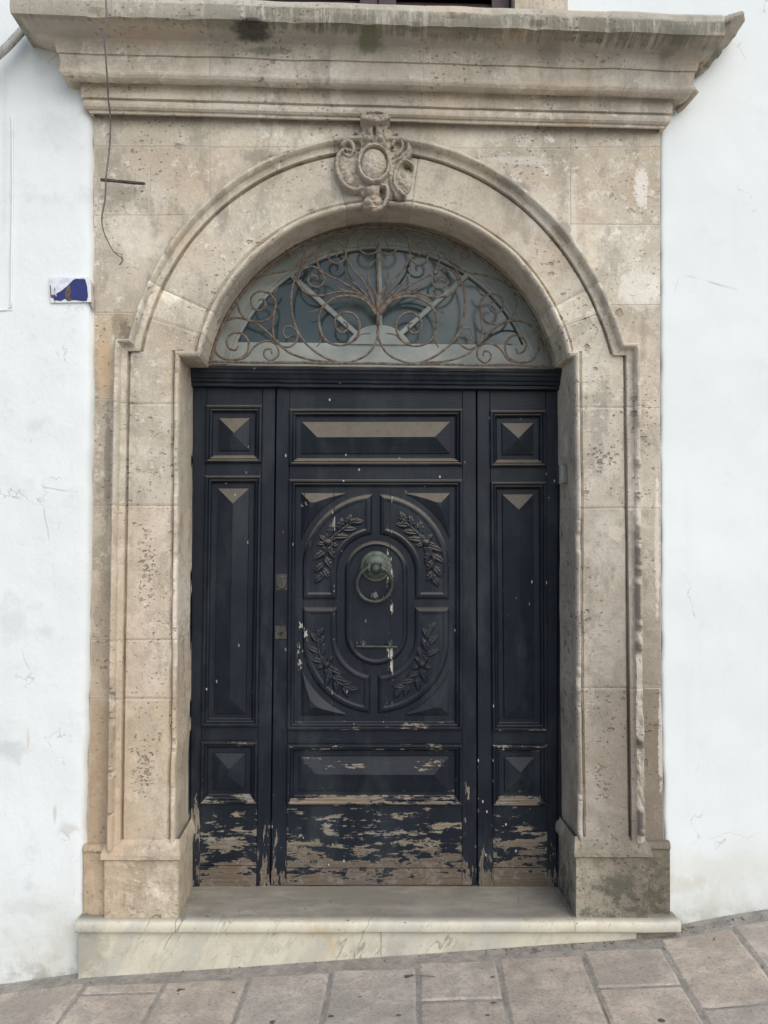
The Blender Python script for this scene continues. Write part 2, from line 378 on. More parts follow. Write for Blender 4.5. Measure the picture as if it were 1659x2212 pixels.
def paint_mat(name, vert=False, extra=0.0):
    M = NT(name, .5, .22)
    p = M.sep(M.pos); nz = M.sep(M.nor)[2]
    base = M.mix(M.rng(M.noise(4, 5, .6), .35, .68), (.0070, .0105, .0175), (.0130, .0180, .0265))
    grain = M.noise(1, 6, .7, vec=M.scale(190, 40, 7) if vert else M.scale(7, 40, 190))
    base = M.mix(M.math('MULTIPLY', M.rng(grain, .5, .8), .35), base, (.032, .036, .04))
    # chalky, milky bloom of old gloss paint
    bloom = M.math('MULTIPLY', M.rng(M.noise(4.2, 6, .68, vec=M.scale(1.6, 1, .6, (3, 1, 8))), .46, .70), .6)
    base = M.mix(bloom, base, (.036, .045, .051))
    # tan tint on faces that look up, stronger higher on the door
    up = M.math('MULTIPLY', M.rng(nz, .12, .36), M.rng(p[2], .9, 2.15, .04, 1.0))
    up = M.math('MULTIPLY', up, M.rng(M.noise(26, 5, .7), .25, .6, .7, 1))
    base = M.mix(M.math('MULTIPLY', up, .85), base, (.205, .172, .125))
    # peeling: heaviest near the threshold, thin out above 0.8 m
    zt = M.math('ADD', p[2], M.math('MULTIPLY', M.math('SUBTRACT', M.noise(2.6, 2, .5), .5), .12))
    xm = M.rng(p[0], 1.0, .6, -.01, .0)
    if vert:
        pn = M.noise(1, 9, .74, vec=M.scale(36, 36, 6.0)); pn2 = M.noise(1, 7, .74, vec=M.scale(22, 22, 10, (3, 4, 5)))
    else:
        pn = M.noise(1, 9, .74, vec=M.scale(6.5, 30, 34)); pn2 = M.noise(1, 7, .74, vec=M.scale(15, 14, 26, (3, 4, 5)))
    nn = M.math('ADD', M.math('MULTIPLY', pn, .62), M.math('MULTIPLY', pn2, .38))
    cr = M.n('ShaderNodeValToRGB'); e = cr.color_ramp
    M.put(cr.inputs[0], M.rng(zt, .08, 1.08, 0, 1, smooth=False))
    e.elements[0].position = 0; e.elements[0].color = (.43,)*3+(1,)
    e.elements[1].position = 1; e.elements[1].color = (.74,)*3+(1,)
    for po, va in ((.07, .442), (.12, .478), (.17, .508), (.24, .530), (.32, .552), (.42, .585), (.50, .605), (.72, .655)):
        x = e.elements.new(po); x.color = (va,)*3+(1,)
    th = M.math('SUBTRACT', cr.outputs[0], extra)
    if vert: th = M.math('ADD', th, .035)
    for (x, y, rx, rz, k) in ((604, 1320, .014, .16, .15), (1012, 1690, .03, .10, .13), (1024, 1400, .01, .5, .07), (420, 1760, .03, .16, .10), (590, 1800, .03, .12, .06)) if vert else ((720, 1655, .2, .045, .085), (920, 1655, .2, .045, .095), (490, 1650, .07, .05, .05)):
        q = P(x, y, .27); th = M.math('SUBTRACT', th, M.math('MULTIPLY', blob(M, float(q[0]), float(q[2]), rx, rz, .7, .15, 10), k))
    d = M.math('SUBTRACT', nn, th)
    peel = M.rng(d, 0.0, .004)
    # white filler flecks anywhere
    fk = M.math('MULTIPLY', M.rng(M.vor(1, vec=M.scale(26, 26, 11) if vert else M.scale(20, 20, 14)), .085, .07), M.rng(M.noise(4, 2, .5, vec=M.scale(1, 1, 1, (5, 6, 7))), .5, .6))
    wood = M.mix(M.noise(1, 6, .7, vec=M.scale(60, 30, 5) if vert else M.scale(5, 30, 60)), (.17, .132, .092), (.33, .27, .19))
    wood = M.mix(M.rng(M.noise(5, 4, .6), .45, .65), wood, (.25, .235, .21))
    gr2 = M.noise(1, 7, .8, vec=M.scale(120, 60, 3) if vert else M.scale(3, 60, 120))
    low = M.rng(M.math('ADD', p[2], M.math('MULTIPLY', pn, -.12)), .28, .16)
    wood = M.mix(M.math('MULTIPLY', low, .8), wood, (.118, .088, .064))
    wood = M.mix(M.math('MULTIPLY', M.rng(gr2, .44, .60), .65), wood, (.085, .068, .053))
    wood = M.mix(M.math('MULTIPLY', M.rng(M.noise(20, 6, .75), .52, .62), .35), wood, (.30, .27, .235))
    rim = M.math('MULTIPLY', M.rng(d, .028, .004), peel)
    wood = M.mix(M.math('MULTIPLY', rim, .5), wood, (.40, .37, .32))
    c = M.mix(peel, base, wood)
    c = M.mix(M.math('MULTIPLY', fk, .9), c, (.52, .52, .5))
    h = M.math('ADD', M.math('MULTIPLY', peel, -.6), M.math('MULTIPLY', grain, .25))
    ro = M.mix(peel, M.mix(bloom, (.38,)*3, (.6,)*3), (.9,)*3)
    return M, c, M.bump(h, .7, .006), ro, base
def fin(t): return t[0].out(t[1], t[2], t[3])
PAINT_H = fin(paint_mat('navy_paint_cross_grain')); PAINT_V = fin(paint_mat('navy_paint_upright_grain', True))
MOULD = fin(paint_mat('navy_paint_worn_moulding', False, .085))
MOULDV = fin(paint_mat('navy_paint_worn_moulding_upright', True, .03))
KICK = fin(paint_mat('peeling_kick_board_paint', False, .012))
def carved_mat():
    t = list(paint_mat('navy_paint_carved', True)); M = t[0]
    p = M.sep(M.pos)
    def crackline(x, wd, n0, n1):
        dx = M.math('ABSOLUTE', M.math('SUBTRACT', M.math('ADD', p[0], M.math('MULTIPLY', M.noise(3, 4), .01)), x+.005))
        gap = M.rng(dx, .0028, .0012)
        ch = M.math('MULTIPLY', M.rng(dx, wd, wd*.55), M.rng(M.noise(1, 5, .7, vec=M.scale(20, 20, 11, (x*9, 1, 2))), n0, n1))
        return gap, ch
    c = t[1]
    pt = M.n('ShaderNodeNewGeometry').outputs['Pointiness']
    c = M.mix(M.math('MULTIPLY', M.rng(pt, .515, .56), M.rng(M.noise(28, 5, .75), .40, .62, .15, .85)), c, (.105, .10, .088))
    for x, wd, a, b in ((float(P(843, 1300, .26)[0]), .016, .56, .60), (float(P(720, 1300, .26)[0]), .006, .56, .60), (float(P(655, 1420, .26)[0]), .03, .62, .66)):
        g, ch = crackline(x, wd, a, b)
        c = M.mix(ch, c, (.46, .44, .39))
        c = M.mix(M.math('MULTIPLY', g, .9), c, (.006, .006, .006))
    return M.out(c, t[2], t[3])
CARVED = carved_mat()

def simple(name, ca, cb, rough=.6, metal=0, sc=20, bump=.3, spec=.5, sc2=None):
    M = NT(name, rough, spec); M.b.inputs['Metallic'].default_value = metal
    a = M.noise(sc, 5, .65)
    c = M.mix(M.rng(a, .35, .65), ca, cb)
    return M.out(c, M.bump(M.noise(sc*3, 5, .7), bump, .004))
RUST = simple('rusty_wrought_iron', (.105, .066, .042), (.19, .172, .142), .85, 0, 50, .7, .3)
DARKIRON = simple('dark_iron', (.05, .042, .04), (.10, .085, .075), .7, .3, 40, .5)
BRONZE = simple('patinated_bronze', (.045, .058, .048), (.125, .145, .115), .55, .3, 16, .5)
BRONZED = simple('dark_bronze', (.03, .038, .036), (.075, .085, .075), .45, .4, 30, .3)
STEEL = simple('dull_steel_plate', (.035, .032, .028), (.085, .078, .068), .55, .4, 60, .5)
GREYPAINT = simple('grey_green_window_paint', (.25, .275, .255), (.34, .36, .335), .6, 0, 7, .2)
WIREM = simple('weathered_cable', (.13, .12, .11), (.2, .18, .16), .8, 0, 30, .2)
DARKROOM = simple('unlit_room_behind_glass', (.02, .02, .022), (.03, .03, .033), .9)
SHUT = simple('dark_red_shutter_paint', (.035, .02, .022), (.06, .032, .034), .6)
PIPEM = simple('scuffed_grey_green_pipe', (.12, .14, .125), (.45, .46, .42), .6, 0, 18, .4)
BELL = simple('brushed_grey_metal', (.16, .165, .16), (.23, .235, .23), .35, .7, 30, .1)
BLACK = simple('black_slot', (.004, .004, .004), (.006, .006, .006), .9)
def glass_mat():
    M = NT('dusty_window_glass', .12, .5)
    a = M.noise(5, 4, .6)
    c = M.mix(M.rng(a, .35, .7), (.032, .050, .050), (.060, .082, .080))
    return M.out(c, M.bump(M.noise(3, 2), .08, .02), M.rng(a, .3, .7, .08, .22))
GLASS = glass_mat()
def pave_mat():
    M = NT('worn_paving_stone', .8, .3)
    a = M.noise(3.5, 6, .65); b = M.noise(15, 6, .75); f = M.noise(90, 4, .75)
    c = M.mix(M.rng(a, .36, .64), (.38, .33, .28), (.60, .515, .425))
    c = M.mix(M.math('MULTIPLY', M.rng(b, .45, .62), .6), c, (.325, .29, .255))
    c = M.mix(M.math('MULTIPLY', M.rng(M.noise(5, 6, .7, vec=M.scale(1, 1, 1, (7, 7, 7))), .50, .62), .5), c, (.42, .345, .285))
    c = M.mix(M.math('MULTIPLY', M.rng(M.noise(8, 6, .7, vec=M.scale(2, 1, 1, (2, 9, 7))), .52, .64), .45), c, (.36, .345, .27))
    c = M.mix(M.math('MULTIPLY', M.rng(f, .5, .68), .55), c, (.13, .125, .118))
    c = M.mix(M.math('MULTIPLY', M.rng(M.noise(130, 3, .7, vec=M.scale(1, 1, 1, (7, 3, 7))), .6, .68), .4), c, (.5, .47, .42))
    s = M.rng(M.noise(17, 2, .4, vec=M.scale(1, 1, 1, (1, 5, 7))), .735, .75)
    c = M.mix(M.math('MULTIPLY', s, .85), c, (.05, .047, .045))
    ch = M.n('ShaderNodeAttribute', attribute_name='chip').outputs['Fac']
    c = M.mix(M.math('MULTIPLY', M.math('MULTIPLY', ch, M.rng(b, .40, .60)), .8), c, (.30, .28, .25))
    c = M.mix(1.0, c, M.objcol(), 'MULTIPLY')
    return M.out(c, M.bump(M.math('ADD', M.math('MULTIPLY', b, .6), M.math('MULTIPLY', f, .4)), .6, .009))
PAVE = pave_mat()
def pmort():
    M = NT('grey_paving_mortar', .9, .3)
    c = M.mix(M.rng(M.noise(12, 6, .75), .38, .62), (.27, .25, .22), (.40, .365, .32))
    c = M.mix(M.math('MULTIPLY', M.rng(M.noise(50, 5, .7), .58, .66), .7), c, (.42, .39, .35))
    c = M.mix(M.math('MULTIPLY', M.rng(M.noise(9, 5, .7, vec=M.scale(1, 1, 1, (9, 2, 2))), .6, .68), .7), c, (.10, .07, .055))
    return M.out(c, M.bump(M.noise(45, 6, .75), .8, .012))
PMORT = pmort()

# ================================================================== portal geometry tables (photo units)
AC = (828.0, 850.0); AR = 403.0
op = np.array([(279, 734), (286, 702), (315, 639), (366, 542), (410, 475), (475, 410), (575, 350), (650, 320), (730, 302), (812, 299),
               (894, 314), (1004, 341), (1105, 391), (1179, 450), (1244, 530), (1308, 656), (1333, 702), (1348, 742)], float)
oang = np.degrees(np.arctan2(AC[1]-op[:, 1], op[:, 0]-AC[0])); orad = np.hypot(op[:, 0]-AC[0], op[:, 1]-AC[1])
ocoef = np.polyfit(oang/90-1, orad, 4)
def outer_r(deg): return np.polyval(ocoef, np.asarray(deg)/90-1)
def arc(deg, r): return (AC[0]+r*math.cos(math.radians(deg)), AC[1]-r*math.sin(math.radians(deg)))
XL_in = lambda y: np.interp(y, [771, 942, 1500, 1830], [388, 387, 383, 378])
XR_in = lambda y: np.interp(y, [771, 942, 1500, 1830], [1240, 1242, 1244, 1249])
XL_out = lambda y: np.interp(y, [734, 1500, 1830], [249, 237, 233])
XR_out = lambda y: np.interp(y, [742, 1500, 1830], [1379, 1387, 1391])
YF = 0.030        # plane of the flat field round the architrave
DOORY = 0.270

portal = thing('stone_portal', 'weathered tan limestone portal with round arch, moulded jambs and heavy stained cornice', 'doorway', tuple(P(815, 1980, 0)))

# stations: inner edge A, bead end A2, mould start B2, outer edge B
def jamb_st(side, y):
    if side < 0:
        a, b = XL_in(y), XL_out(y); return ((a, y), (a-14, y), (b+31, y), (b, y))
    a, b = XR_in(y), XR_out(y); return ((a, y), (a+14, y), (b-31, y), (b, y))
def arch_st(deg):
    ro = float(outer_r(deg)); return (arc(deg, AR), arc(deg, AR+15), arc(deg, ro-31), arc(deg, ro))
segs = []      # (stations, colour, pitting seed)
def seq(side, y0, y1): return [jamb_st(side, y) for y in np.linspace(y0, y1, max(3, int(abs(y1-y0)/4.5)))]
def aseq(d0, d1): return [arch_st(d) for d in np.linspace(d0, d1, max(3, int(abs(d1-d0)/.6)))]
d0L = math.degrees(math.atan2(AC[1]-771, 430-AC[0])); d0R = math.degrees(math.atan2(AC[1]-772, 1226-AC[0]))
cL = [((387, 771), (374, 753), (280, 762), (249, 734)), ((430, 771), (416, 753), (306, 762), (279, 734))]
cR = [((1240, 772), (1254, 753), (1348, 771), (1379, 742)), ((1226, 772), (1240, 753), (1321, 771), (1349, 742))]
segs += [(seq(-1, 1830, 1509), (1.0, .94, .86)), (seq(-1, 1509, 1382), (1.02, .96, .9)), (seq(-1, 1382, 1092), (1.04, .98, .92)),
         (seq(-1, 1092, 872), (.97, .95, .92)), (seq(-1, 872, 772)+cL+aseq(d0L-1.2, 162), (.98, .96, .93)),
         (aseq(162, 154.6), (1.24, 1.24, 1.22)), (aseq(154.6, 101.5), (1.05, 1.04, 1.02)), (aseq(101.5, 81.4), (.9, .9, .9)),
         (aseq(81.4, 27), (1.0, .99, .97)), (aseq(27, 20.5), (1.24, 1.24, 1.22)),
         (aseq(20.5, d0R+1.0)+cR[::-1]+seq(1, 773, 880), (.98, .97, .95)), (seq(1, 880, 1097), (.96, .95, .94)),
         (seq(1, 1097, 1486), (.86, .85, .84)), (seq(1, 1486, 1826), (.82, .80, .78))]
# profile across the architrave
REV = [(-.010, .36), (-.006, .24), (-.002, .12), (0, .03), (0, .008)]
BEAD = [(0, .004), (.06, -.005), (.2, -.013), (.4, -.017), (.6, -.016), (.75, -.010), (.82, .0), (.86, .010), (.94, .013), (1.0, .008)]
PAN = [0.015, .04, .12, .24, .36, .48, .60, .72, .84, .94, .97, .985]
MLD = [(0, .014), (.07, .016), (.09, -.014), (.3, -.016), (.46, -.020), (.5, -.030), (.56, -.041), (.66, -.049), (.78, -.050), (.88, -.043), (.95, -.028), (1.0, -.006)]
def wear(x, z, seed, heavy=0.0):
    """0..1 how much an arris is chipped here"""
    lo = np.interp(z, [.3, 1.3, 1.7, 2.2, 3.2], [1.0, .95, .55, .2, .08])
    n = fbm((x*3+seed, seed*3.1, z*4.2), 3)*.9+fbm((x*3+seed, seed, z*19), 4)*.45
    return max(0.0, min(1.0, (n-.30+lo*(.16+heavy))*4.5))*min(1, lo*1.3)
def strip_mesh(st, seed):
    rows = []; chips = []; n = len(st)
    j0, j1 = random.uniform(0, .9), random.uniform(0, .9)
    for i, s in enumerate(st):
        A, A2, B2, B = [P(*q)[[0, 2]] for q in s]
        row = []; cr = []
        end = 1 if (i == 0 or i == n-1) else 0
        near = j0 if i == 0 else (j1 if i == n-1 else 0)
        w1 = .55*wear(A[0], A[1], 1.7 if A[0] < 0 else 4.1, -.02 if A[0] < 0 else -.06)
        w2 = wear(B[0], B[1], 5.3 if B[0] < 0 else 8.8, .02 if B[0] < 0 else (.30 if A[1] < 1.33 else 0))
        jn = fbm((A[0]*9, 2.2, A[1]*9), 3)*.003
        wob = fbm((A[0]*5, 6.1, A[1]*5), 3)*.003
        nrm = (A2-A)/max(1e-6, np.linalg.norm(A2-A))
        A = A+nrm*wob; A2 = A2+nrm*wob
        for t, y in REV:
            q = A+(A2-A)*(t/.05 if t else 0)
            row.append((q[0], y+end*.003*(y < .1)+w1*.008*(y < .05)+.01*0, q[1])); cr.append(near if y < .1 else 0)
        for k, (t, y) in enumerate(BEAD):
            q = lerp(A, A2, t); yy = y
            rough = fbm((q[0]*30, 1, q[1]*14), 3)
            if yy < .004: yy = lerp(yy, .005+.006*rough, min(1, w1))
            row.append((q[0], yy+jn+end*.003, q[1])); cr.append(max(near, w1 if y < .004 else 0))
        for t in PAN:
            q = lerp(A2, B2, t)
            h = fbm((q[0]*7, seed, q[1]*7), 4)*.004
            row.append((q[0], (.0 if .02 < t < .98 else .006)+h+end*.003, q[1])); cr.append(near)
        for k, (t, y) in enumerate(MLD):
            q = lerp(B2, B, t); yy = y
            nn = fbm((q[0]*18, seed+3, q[1]*18), 2)
            ro = fbm((q[0]*30, 9, q[1]*13), 3)
            if t > .47: yy = lerp(yy, -.014+.016*ro, min(1, w2))
            yy += nn*.003
            row.append((q[0], yy+end*.003, q[1])); cr.append(max(near, w2 if t > .47 else 0))
        row.append((B[0], YF+.02, B[1])); cr.append(0)
        rows.append(row); chips.append(cr)
    R = np.array(rows); CHP = np.array(chips)
    m = R.shape[1]
    for e, nb in ((0, 1), (-1, -2)):
        d = R[nb]-R[e]; l = np.linalg.norm(d[:, [0, 2]], axis=1)[:, None]; l[l == 0] = 1
        g = d/l*.0004; g[:, 1] = 0; R[e] = R[e]+g
    caps0 = R[0].copy(); caps0[:, 1] = np.maximum(R[0][:, 1], .02)+.01
    caps1 = R[-1].copy(); caps1[:, 1] = np.maximum(R[-1][:, 1], .02)+.01
    Rall = np.concatenate([caps0[None], R, caps1[None]])
    CHP = np.concatenate([CHP[:1], CHP, CHP[-1:]])
    return Rall.reshape(-1, 3), grid_faces(Rall.shape[0], m), CHP
for k, (st, col) in enumerate(segs):
    v, f, chp = strip_mesh(st, k*2.3)
    nm = 'keystone' if k == 7 else ('voussoir' if 5 <= k <= 9 else 'jamb_stone')
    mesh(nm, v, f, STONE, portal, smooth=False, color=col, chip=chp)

# ---- field stones
def inside_arch(px, py):
    a = np.degrees(np.arctan2(AC[1]-py, px-AC[0])); r = np.hypot(px-AC[0], py-AC[1])
    up = (r < outer_r(np.clip(a, 8, 170))-13) & (py < 850) & (a > 0)
    dn = (py >= 740) & (px > XL_out(py)+12) & (px < XR_out(py)-12)
    return up | dn
def edgeL(y): return np.interp(y, [240, 900, 1500, 1830], [201, 203, 194, 186])
def edgeR(y): return np.interp(y, [270, 900, 1500, 1830], [1427, 1427, 1429, 1436])
rects = [  # x0,y0,x1,y1,(colour)
    ('L', 236, 453, 316, (1.04, 1.04, 1.02)), (453, 240, 812, 318, (1.08, 1.07, 1.05)), (812, 246, 1232, 320, (1.08, 1.07, 1.05)),
    (1232, 262, 'R', 318, (1.02, 1.01, 1.0)),
    ('L', 316, 325, 465, (1.02, 1, .97)), (325, 316, 453, 465, (1.0, .98, .95)), (453, 318, 740, 440, (1.02, 1.0, .98)),
    (880, 320, 1232, 560, (1.02, 1.01, 1.0)), (1232, 318, 'R', 485, (1.0, .97, .93)),
    ('L', 465, 420, 675, (1.03, 1.01, .98)), (1180, 485, 'R', 659, (1.10, 1.10, 1.08)),
    ('L', 675, 330, 862, (1.02, .95, .86)), (1290, 659, 'R', 881, (.99, .96, .93)),
    ('L', 862, 270, 1092, (.95, .92, .88)), (1360, 881, 'R', 1098, (.97, .96, .94)),
    ('L', 1092, 270, 1382, (.96, .92, .86)), ('L', 1382, 270, 1509, (.94, .9, .84)), ('L', 1509, 270, 1832, (.93, .85, .75)),
    (1360, 1098, 'R', 1486, (.86, .84, .81)), (1360, 1486, 'R', 1826, (.80, .77, .73))]
for x0, y0, x1, y1, col in rects:
    yy = np.unique(np.concatenate([[y0+.08, y0+1.9], np.arange(y0+4, y1-4, 4.0), [y1-1.9, y1-.08]]))
    xa = edgeL(yy) if x0 == 'L' else np.full(len(yy), x0+.08)
    xb = edgeR(yy) if x1 == 'R' else np.full(len(yy), x1-.08)
    wd = max(xb.max()-xa.min(), 10); nx = max(4, int(wd/4))
    tt = np.concatenate([[0, 1.2/wd], np.linspace(0, 1, nx)[1:-1], [1-1.2/wd, 1]])
    PX = xa[:, None]+(xb-xa)[:, None]*tt[None, :]; PY = np.repeat(yy[:, None], len(tt), 1)
    G = P(PX, PY, YF)
    G[..., 1] = YF
    for i in range(G.shape[0]):
        for j in range(G.shape[1]):
            G[i, j, 1] += fbm((G[i, j, 0]*6, 4.4, G[i, j, 2]*6), 3)*.0035
    G[0, :, 1] += .0018; G[-1, :, 1] += .0018; G[:, 0, 1] += .0018; G[:, -1, 1] += .0018
    CG = np.zeros(G.shape[:2]); CG[0] = random.uniform(.45, 1); CG[-1] = random.uniform(.45, 1); CG[:, 0] = random.uniform(.45, 1); CG[:, -1] = random.uniform(.45, 1)
    CG[1] = CG[0]*.7; CG[-2] = CG[-1]*.7; CG[:, 1] = CG[:, 0]*.7; CG[:, -2] = CG[:, -1]*.7
    fr = inside_arch(PX, PY)
    keep = ~(fr[:-1, :-1] & fr[1:, :-1] & fr[:-1, 1:] & fr[1:, 1:])
    q = grid_faces(G.shape[0], G.shape[1], keep)
    if len(q) == 0: continue
    v, q, uu_ = compact(G.reshape(-1, 3), q)
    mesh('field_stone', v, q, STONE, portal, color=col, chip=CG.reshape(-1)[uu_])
# mortar core behind the stones (left, right, top), clear of the opening
mb = MB()
pl = P(190, 1830, 0); pr = P(1440, 1830, 0)
z0, z1 = float(P(800, 1985, 0)[2]), float(P(800, 236, 0)[2])+.3
core = []
for y in np.linspace(240, 1980, 120):
    pass
nA = 60
inn = [(387-8, 1990)]+[(387-8, y) for y in (1500, 1000, 775)]+[arc(d, AR+4) for d in np.linspace(d0L, d0R, nA)]+[(1240+8, y) for y in (775, 1000, 1500)]+[(1248, 1990)]
out = []
for (x, y) in inn:
    if y > 760: out.append((204 if x < 800 else 1424, y))
    else:
        t = (math.atan2(AC[1]-y, x-AC[0])); dx, dy = math.cos(t), -math.sin(t)
        k = min((624/abs(dx)) if abs(dx) > 1e-6 else 1e9, (608/abs(dy)) if abs(dy) > 1e-6 else 1e9)
        out.append((min(max(AC[0]+dx*k, 204), 1424), max(AC[1]+dy*k, 242)))
V = []; Fc = []
for a, b in zip(inn, out):
    A = P(*a); B = P(*b)
    V += [(A[0], YF+.007, A[2]), (B[0], YF+.007, B[2]), (A[0], .40, A[2]), (B[0], .40, B[2])]
for i in range(len(inn)-1):
    o = i*4
    Fc += [[o, o+1, o+5, o+4], [o, o+4, o+6, o+2]]
mesh('mortar_core', V, Fc, MORTAR, portal)

# ---- plinths
def plinth(side):
    if side < 0: x0, x1, xo = 231, 387, 178; cap = (1817, 1852); ob = 1832; bot = 1983
    else: x0, x1, xo = 1394, 1241, 1449; cap = (1811, 1846); ob = 1826; bot = 1983
    zb = float(P(800, 1915, DOORY)[2])-.004
    c = (1.0, .93, .84) if side < 0 else (.72, .71, .67)
    # profile in (offset out, z): cap with cyma then block
    def ring(xa, xb, y, yy, back=.36, inner_add=0):
        a = P(xa, y, 0); b = P(xb, y, 0)
        return a, b
    prof = [(0, cap[0]-4, .0), (0, cap[0], -.004), (2, cap[0]+3, -.012), (4, cap[0]+8, -.022), (7, cap[0]+15, -.034), (9, cap[0]+23, -.042),
            (9, cap[1]-3, -.043), (6, cap[1]-1, -.036), (2, cap[1]+1, -.030), (2, cap[1]+4, -.030)]
    for k in range(1, 16): prof.append((2, lerp(cap[1]+4, 1978, k/15), -.030))
    V = []; cols = 14
    rows = []
    for e, y, yy in prof:
        xa = x0+(e if side > 0 else -e)*1.0; xb = x1+(-e if side > 0 else e)*.8
        a = P(xa, y, 0); b = P(xb, y, 0)
        row = [(a[0], YF+.01, a[2])]
        row.append((a[0], yy+.012, a[2]))
        for t in np.linspace(.008, .992, cols):
            q = lerp(a, b, t); n = fbm((q[0]*14, 8, q[2]*14), 4)*.006
            row.append((q[0], yy+n, q[2]))
        row.append((b[0], yy+.014, b[2]))
        for yb in (.1, .2, .3, .40): row.append((b[0], yb, b[2]))
        rows.append(row)
    last = [list(p) for p in rows[-1]]
    for p in last: p[2] = zb
    rows.append(last)
    R = np.array(rows)
    mesh('plinth_stone', R.reshape(-1, 3), grid_faces(R.shape[0], R.shape[1], flip=(side > 0)), STONE, portal, color=c)
    # outer plinth strip
    rows = []
    for y, yy in [(ob-7, YF), (ob-6, .005), (ob, -.004), (ob+6, -.006), (ob+10, .0)]+[(lerp(ob+12, 1976, k/12), .002) for k in range(13)]:
        row = []
        xa, xb = xo, x0+(3 if side < 0 else -3)
        a = P(xa, y, 0); b = P(xb, y, 0)
        row.append((a[0], .07, a[2])); row.append((a[0], yy+.006, a[2]))
        for t in np.linspace(.04, 1, 8):
            q = lerp(a, b, t); row.append((q[0], yy+fbm((q[0]*14, 3, q[2]*14), 4)*.006, q[2]))
        rows.append(row)
    last = [list(p) for p in rows[-1]]
    for p in last: p[2] = zb
    rows.append(last); R = np.array(rows)
    mesh('plinth_stone', R.reshape(-1, 3), grid_faces(R.shape[0], R.shape[1], flip=(side > 0)), STONE, portal, color=(c[0]*.95, c[1]*.95, c[2]*.93))
plinth(-1); plinth(1)

# ---- cornice: profile (projection p, height z at x = 0), swept with returns
raw = [(.0, 274), (.012, 271), (.014, 264), (.022, 262), (.030, 256), (.032, 250), (.029, 244), (.022, 241), (.026, 239), (.035, 236),
       (.036, 225), (.037, 212), (.040, 203), (.055, 202), (.070, 200), (.080, 196), (.092, 189), (.100, 181), (.102, 176), (.098, 173), (.0985, 160), (.1, 142),
       (.1005, 139), (.108, 137), (.112, 124), (.116, 112), (.124, 103), (.135, 97), (.150, 90), (.170, 82), (.195, 70), (.212, 61), (.222, 55),
       (.234, 53), (.236, 44), (.237, 32), (.236, 20), (.228, 11), (.2, 7)]
prof = [(p, zc(y-y/274*12.5, p)) for p, y in raw]
prof.append((0.0, prof[-1][1]+.012)); prof.append((-.05, prof[-1][1]+.012))
NPF = len(prof)
XLc = float(P(201, 250, 0)[0]); XRc = float(P(1427, 270, 0)[0])
tz = (float(P(1427, 283, 0)[2])-float(P(200, 250, 0)[2]))/(XRc-XLc)
ztop = prof[-1][1]
def crow(X, kind):
    row = []
    for i, (p, z) in enumerate(prof):
        pp = p
        if kind == 'L0': x, y = XLc-max(p, 0), .06
        elif kind == 'L': x, y = XLc-p, -p
        elif kind == 'R0': x, y = XRc+max(p, 0), .06
        elif kind == 'R': x, y = XRc+p, -p
        else: x, y = X, -p
        if kind in ('R', 'R0') and p > .15: x = XRc+.165+.25*(p-.15)
        if kind in ('R', 'R0') and p > .12: x = min(x, XRc+.165)+fbm((p*40, z*30, 3), 3)*.012
        zz = z+tz*x
        n = fbm((x*5, z*9, 7.7), 4)*.0035
        if .2 < p and kind == '': n += max(0, fbm((x*9, z*14, 3.3), 4)-.16)*.02
        row.append((x, y+n, zz+fbm((x*4, 1.1, 6.6), 3)*.004*(p > .05)))
    return row
cuts = [float(P(452, 150, -.1)[0]), float(P(914, 150, -.1)[0]), float(P(1292, 150, -.1)[0])]
bounds = [XLc]+cuts+[XRc]
for k in range(4):
    rows = []
    a, b = bounds[k], bounds[k+1]
    if k == 0: rows += [crow(0, 'L0'), crow(0, 'L')]
    xs = np.linspace(a+(.0003 if k else 0), b-(.0003 if k < 3 else 0), max(6, int((b-a)/.009)))
    if k == 0: xs = xs[1:]
    if k == 3: xs = xs[:-1]
    for x in xs: rows.append(crow(x, ''))
    if k == 3: rows += [crow(0, 'R'), crow(0, 'R0')]
    R = np.array(rows)
    for e, has in ((0, k > 0), (-1, k < 3)):
        if has: R[e, :, 1] += .002
    CC = np.zeros(R.shape[:2]); CC[0] = .8*(k > 0); CC[-1] = .8*(k < 3)
    mesh('cornice_stone', R.reshape(-1, 3), grid_faces(R.shape[0], NPF), CORN, portal, chip=CC, color=(1, 1, 1) if k % 2 else (1.03, 1.01, .99))
# broken return moulding hanging on at the right end
mb = MB()
pts = [P(x, y, Y) for x, y, Y in ((1598, 36, -.06), (1590, 62, -.05), (1566, 92, -.035), (1540, 122, -.02), (1520, 146, -.005), (1508, 158, .01))]
cs = catmull(pts, .012)
mb.add(*tube([c+np.array([fbm(c*30)*.006, 0, fbm(c*31)*.005]) for c in cs], [.017-.004*i/len(cs)+.003*math.sin(i*1.7) for i in range(len(cs))], 9))
pts = [P(x, y, Y) for x, y, Y in ((1556, 46, -.15), (1580, 38, -.11), (1602, 32, -.06))]
cs = catmull(pts, .01)
mb.add(*tube(cs, [.012+.003*math.sin(i*2.1) for i in range(len(cs))], 8))
pts = [P(x, y, Y) for x, y, Y in ((1548, 60, -.13), (1538, 92, -.10), (1518, 122, -.07), (1508, 146, -.04))]
cs = catmull(pts, .01)
mb.add(*tube([c+np.array([fbm(c*40)*.008, 0, 0]) for c in cs], [.016+.005*math.sin(i*1.3) for i in range(len(cs))], 8))
poly = [(1552, 50), (1566, 40), (1586, 36), (1606, 34), (1607, 46), (1592, 66), (1572, 92), (1548, 122), (1530, 146), (1512, 158), (1508, 152), (1516, 136), (1532, 112), (1546, 92), (1556, 74)]
a_ = [P(x, y, lerp(-.115, -.02, min(1, max(0, (y-36)/120)))) for x, y in poly]; n_ = len(a_)
mb.add([tuple(q) for q in a_]+[(q[0]-.004, .05, q[2]+.002) for q in a_], [list(range(n_))[::-1]]+[[i, (i+1) % n_, (i+1) % n_+n_, i+n_] for i in range(n_)])
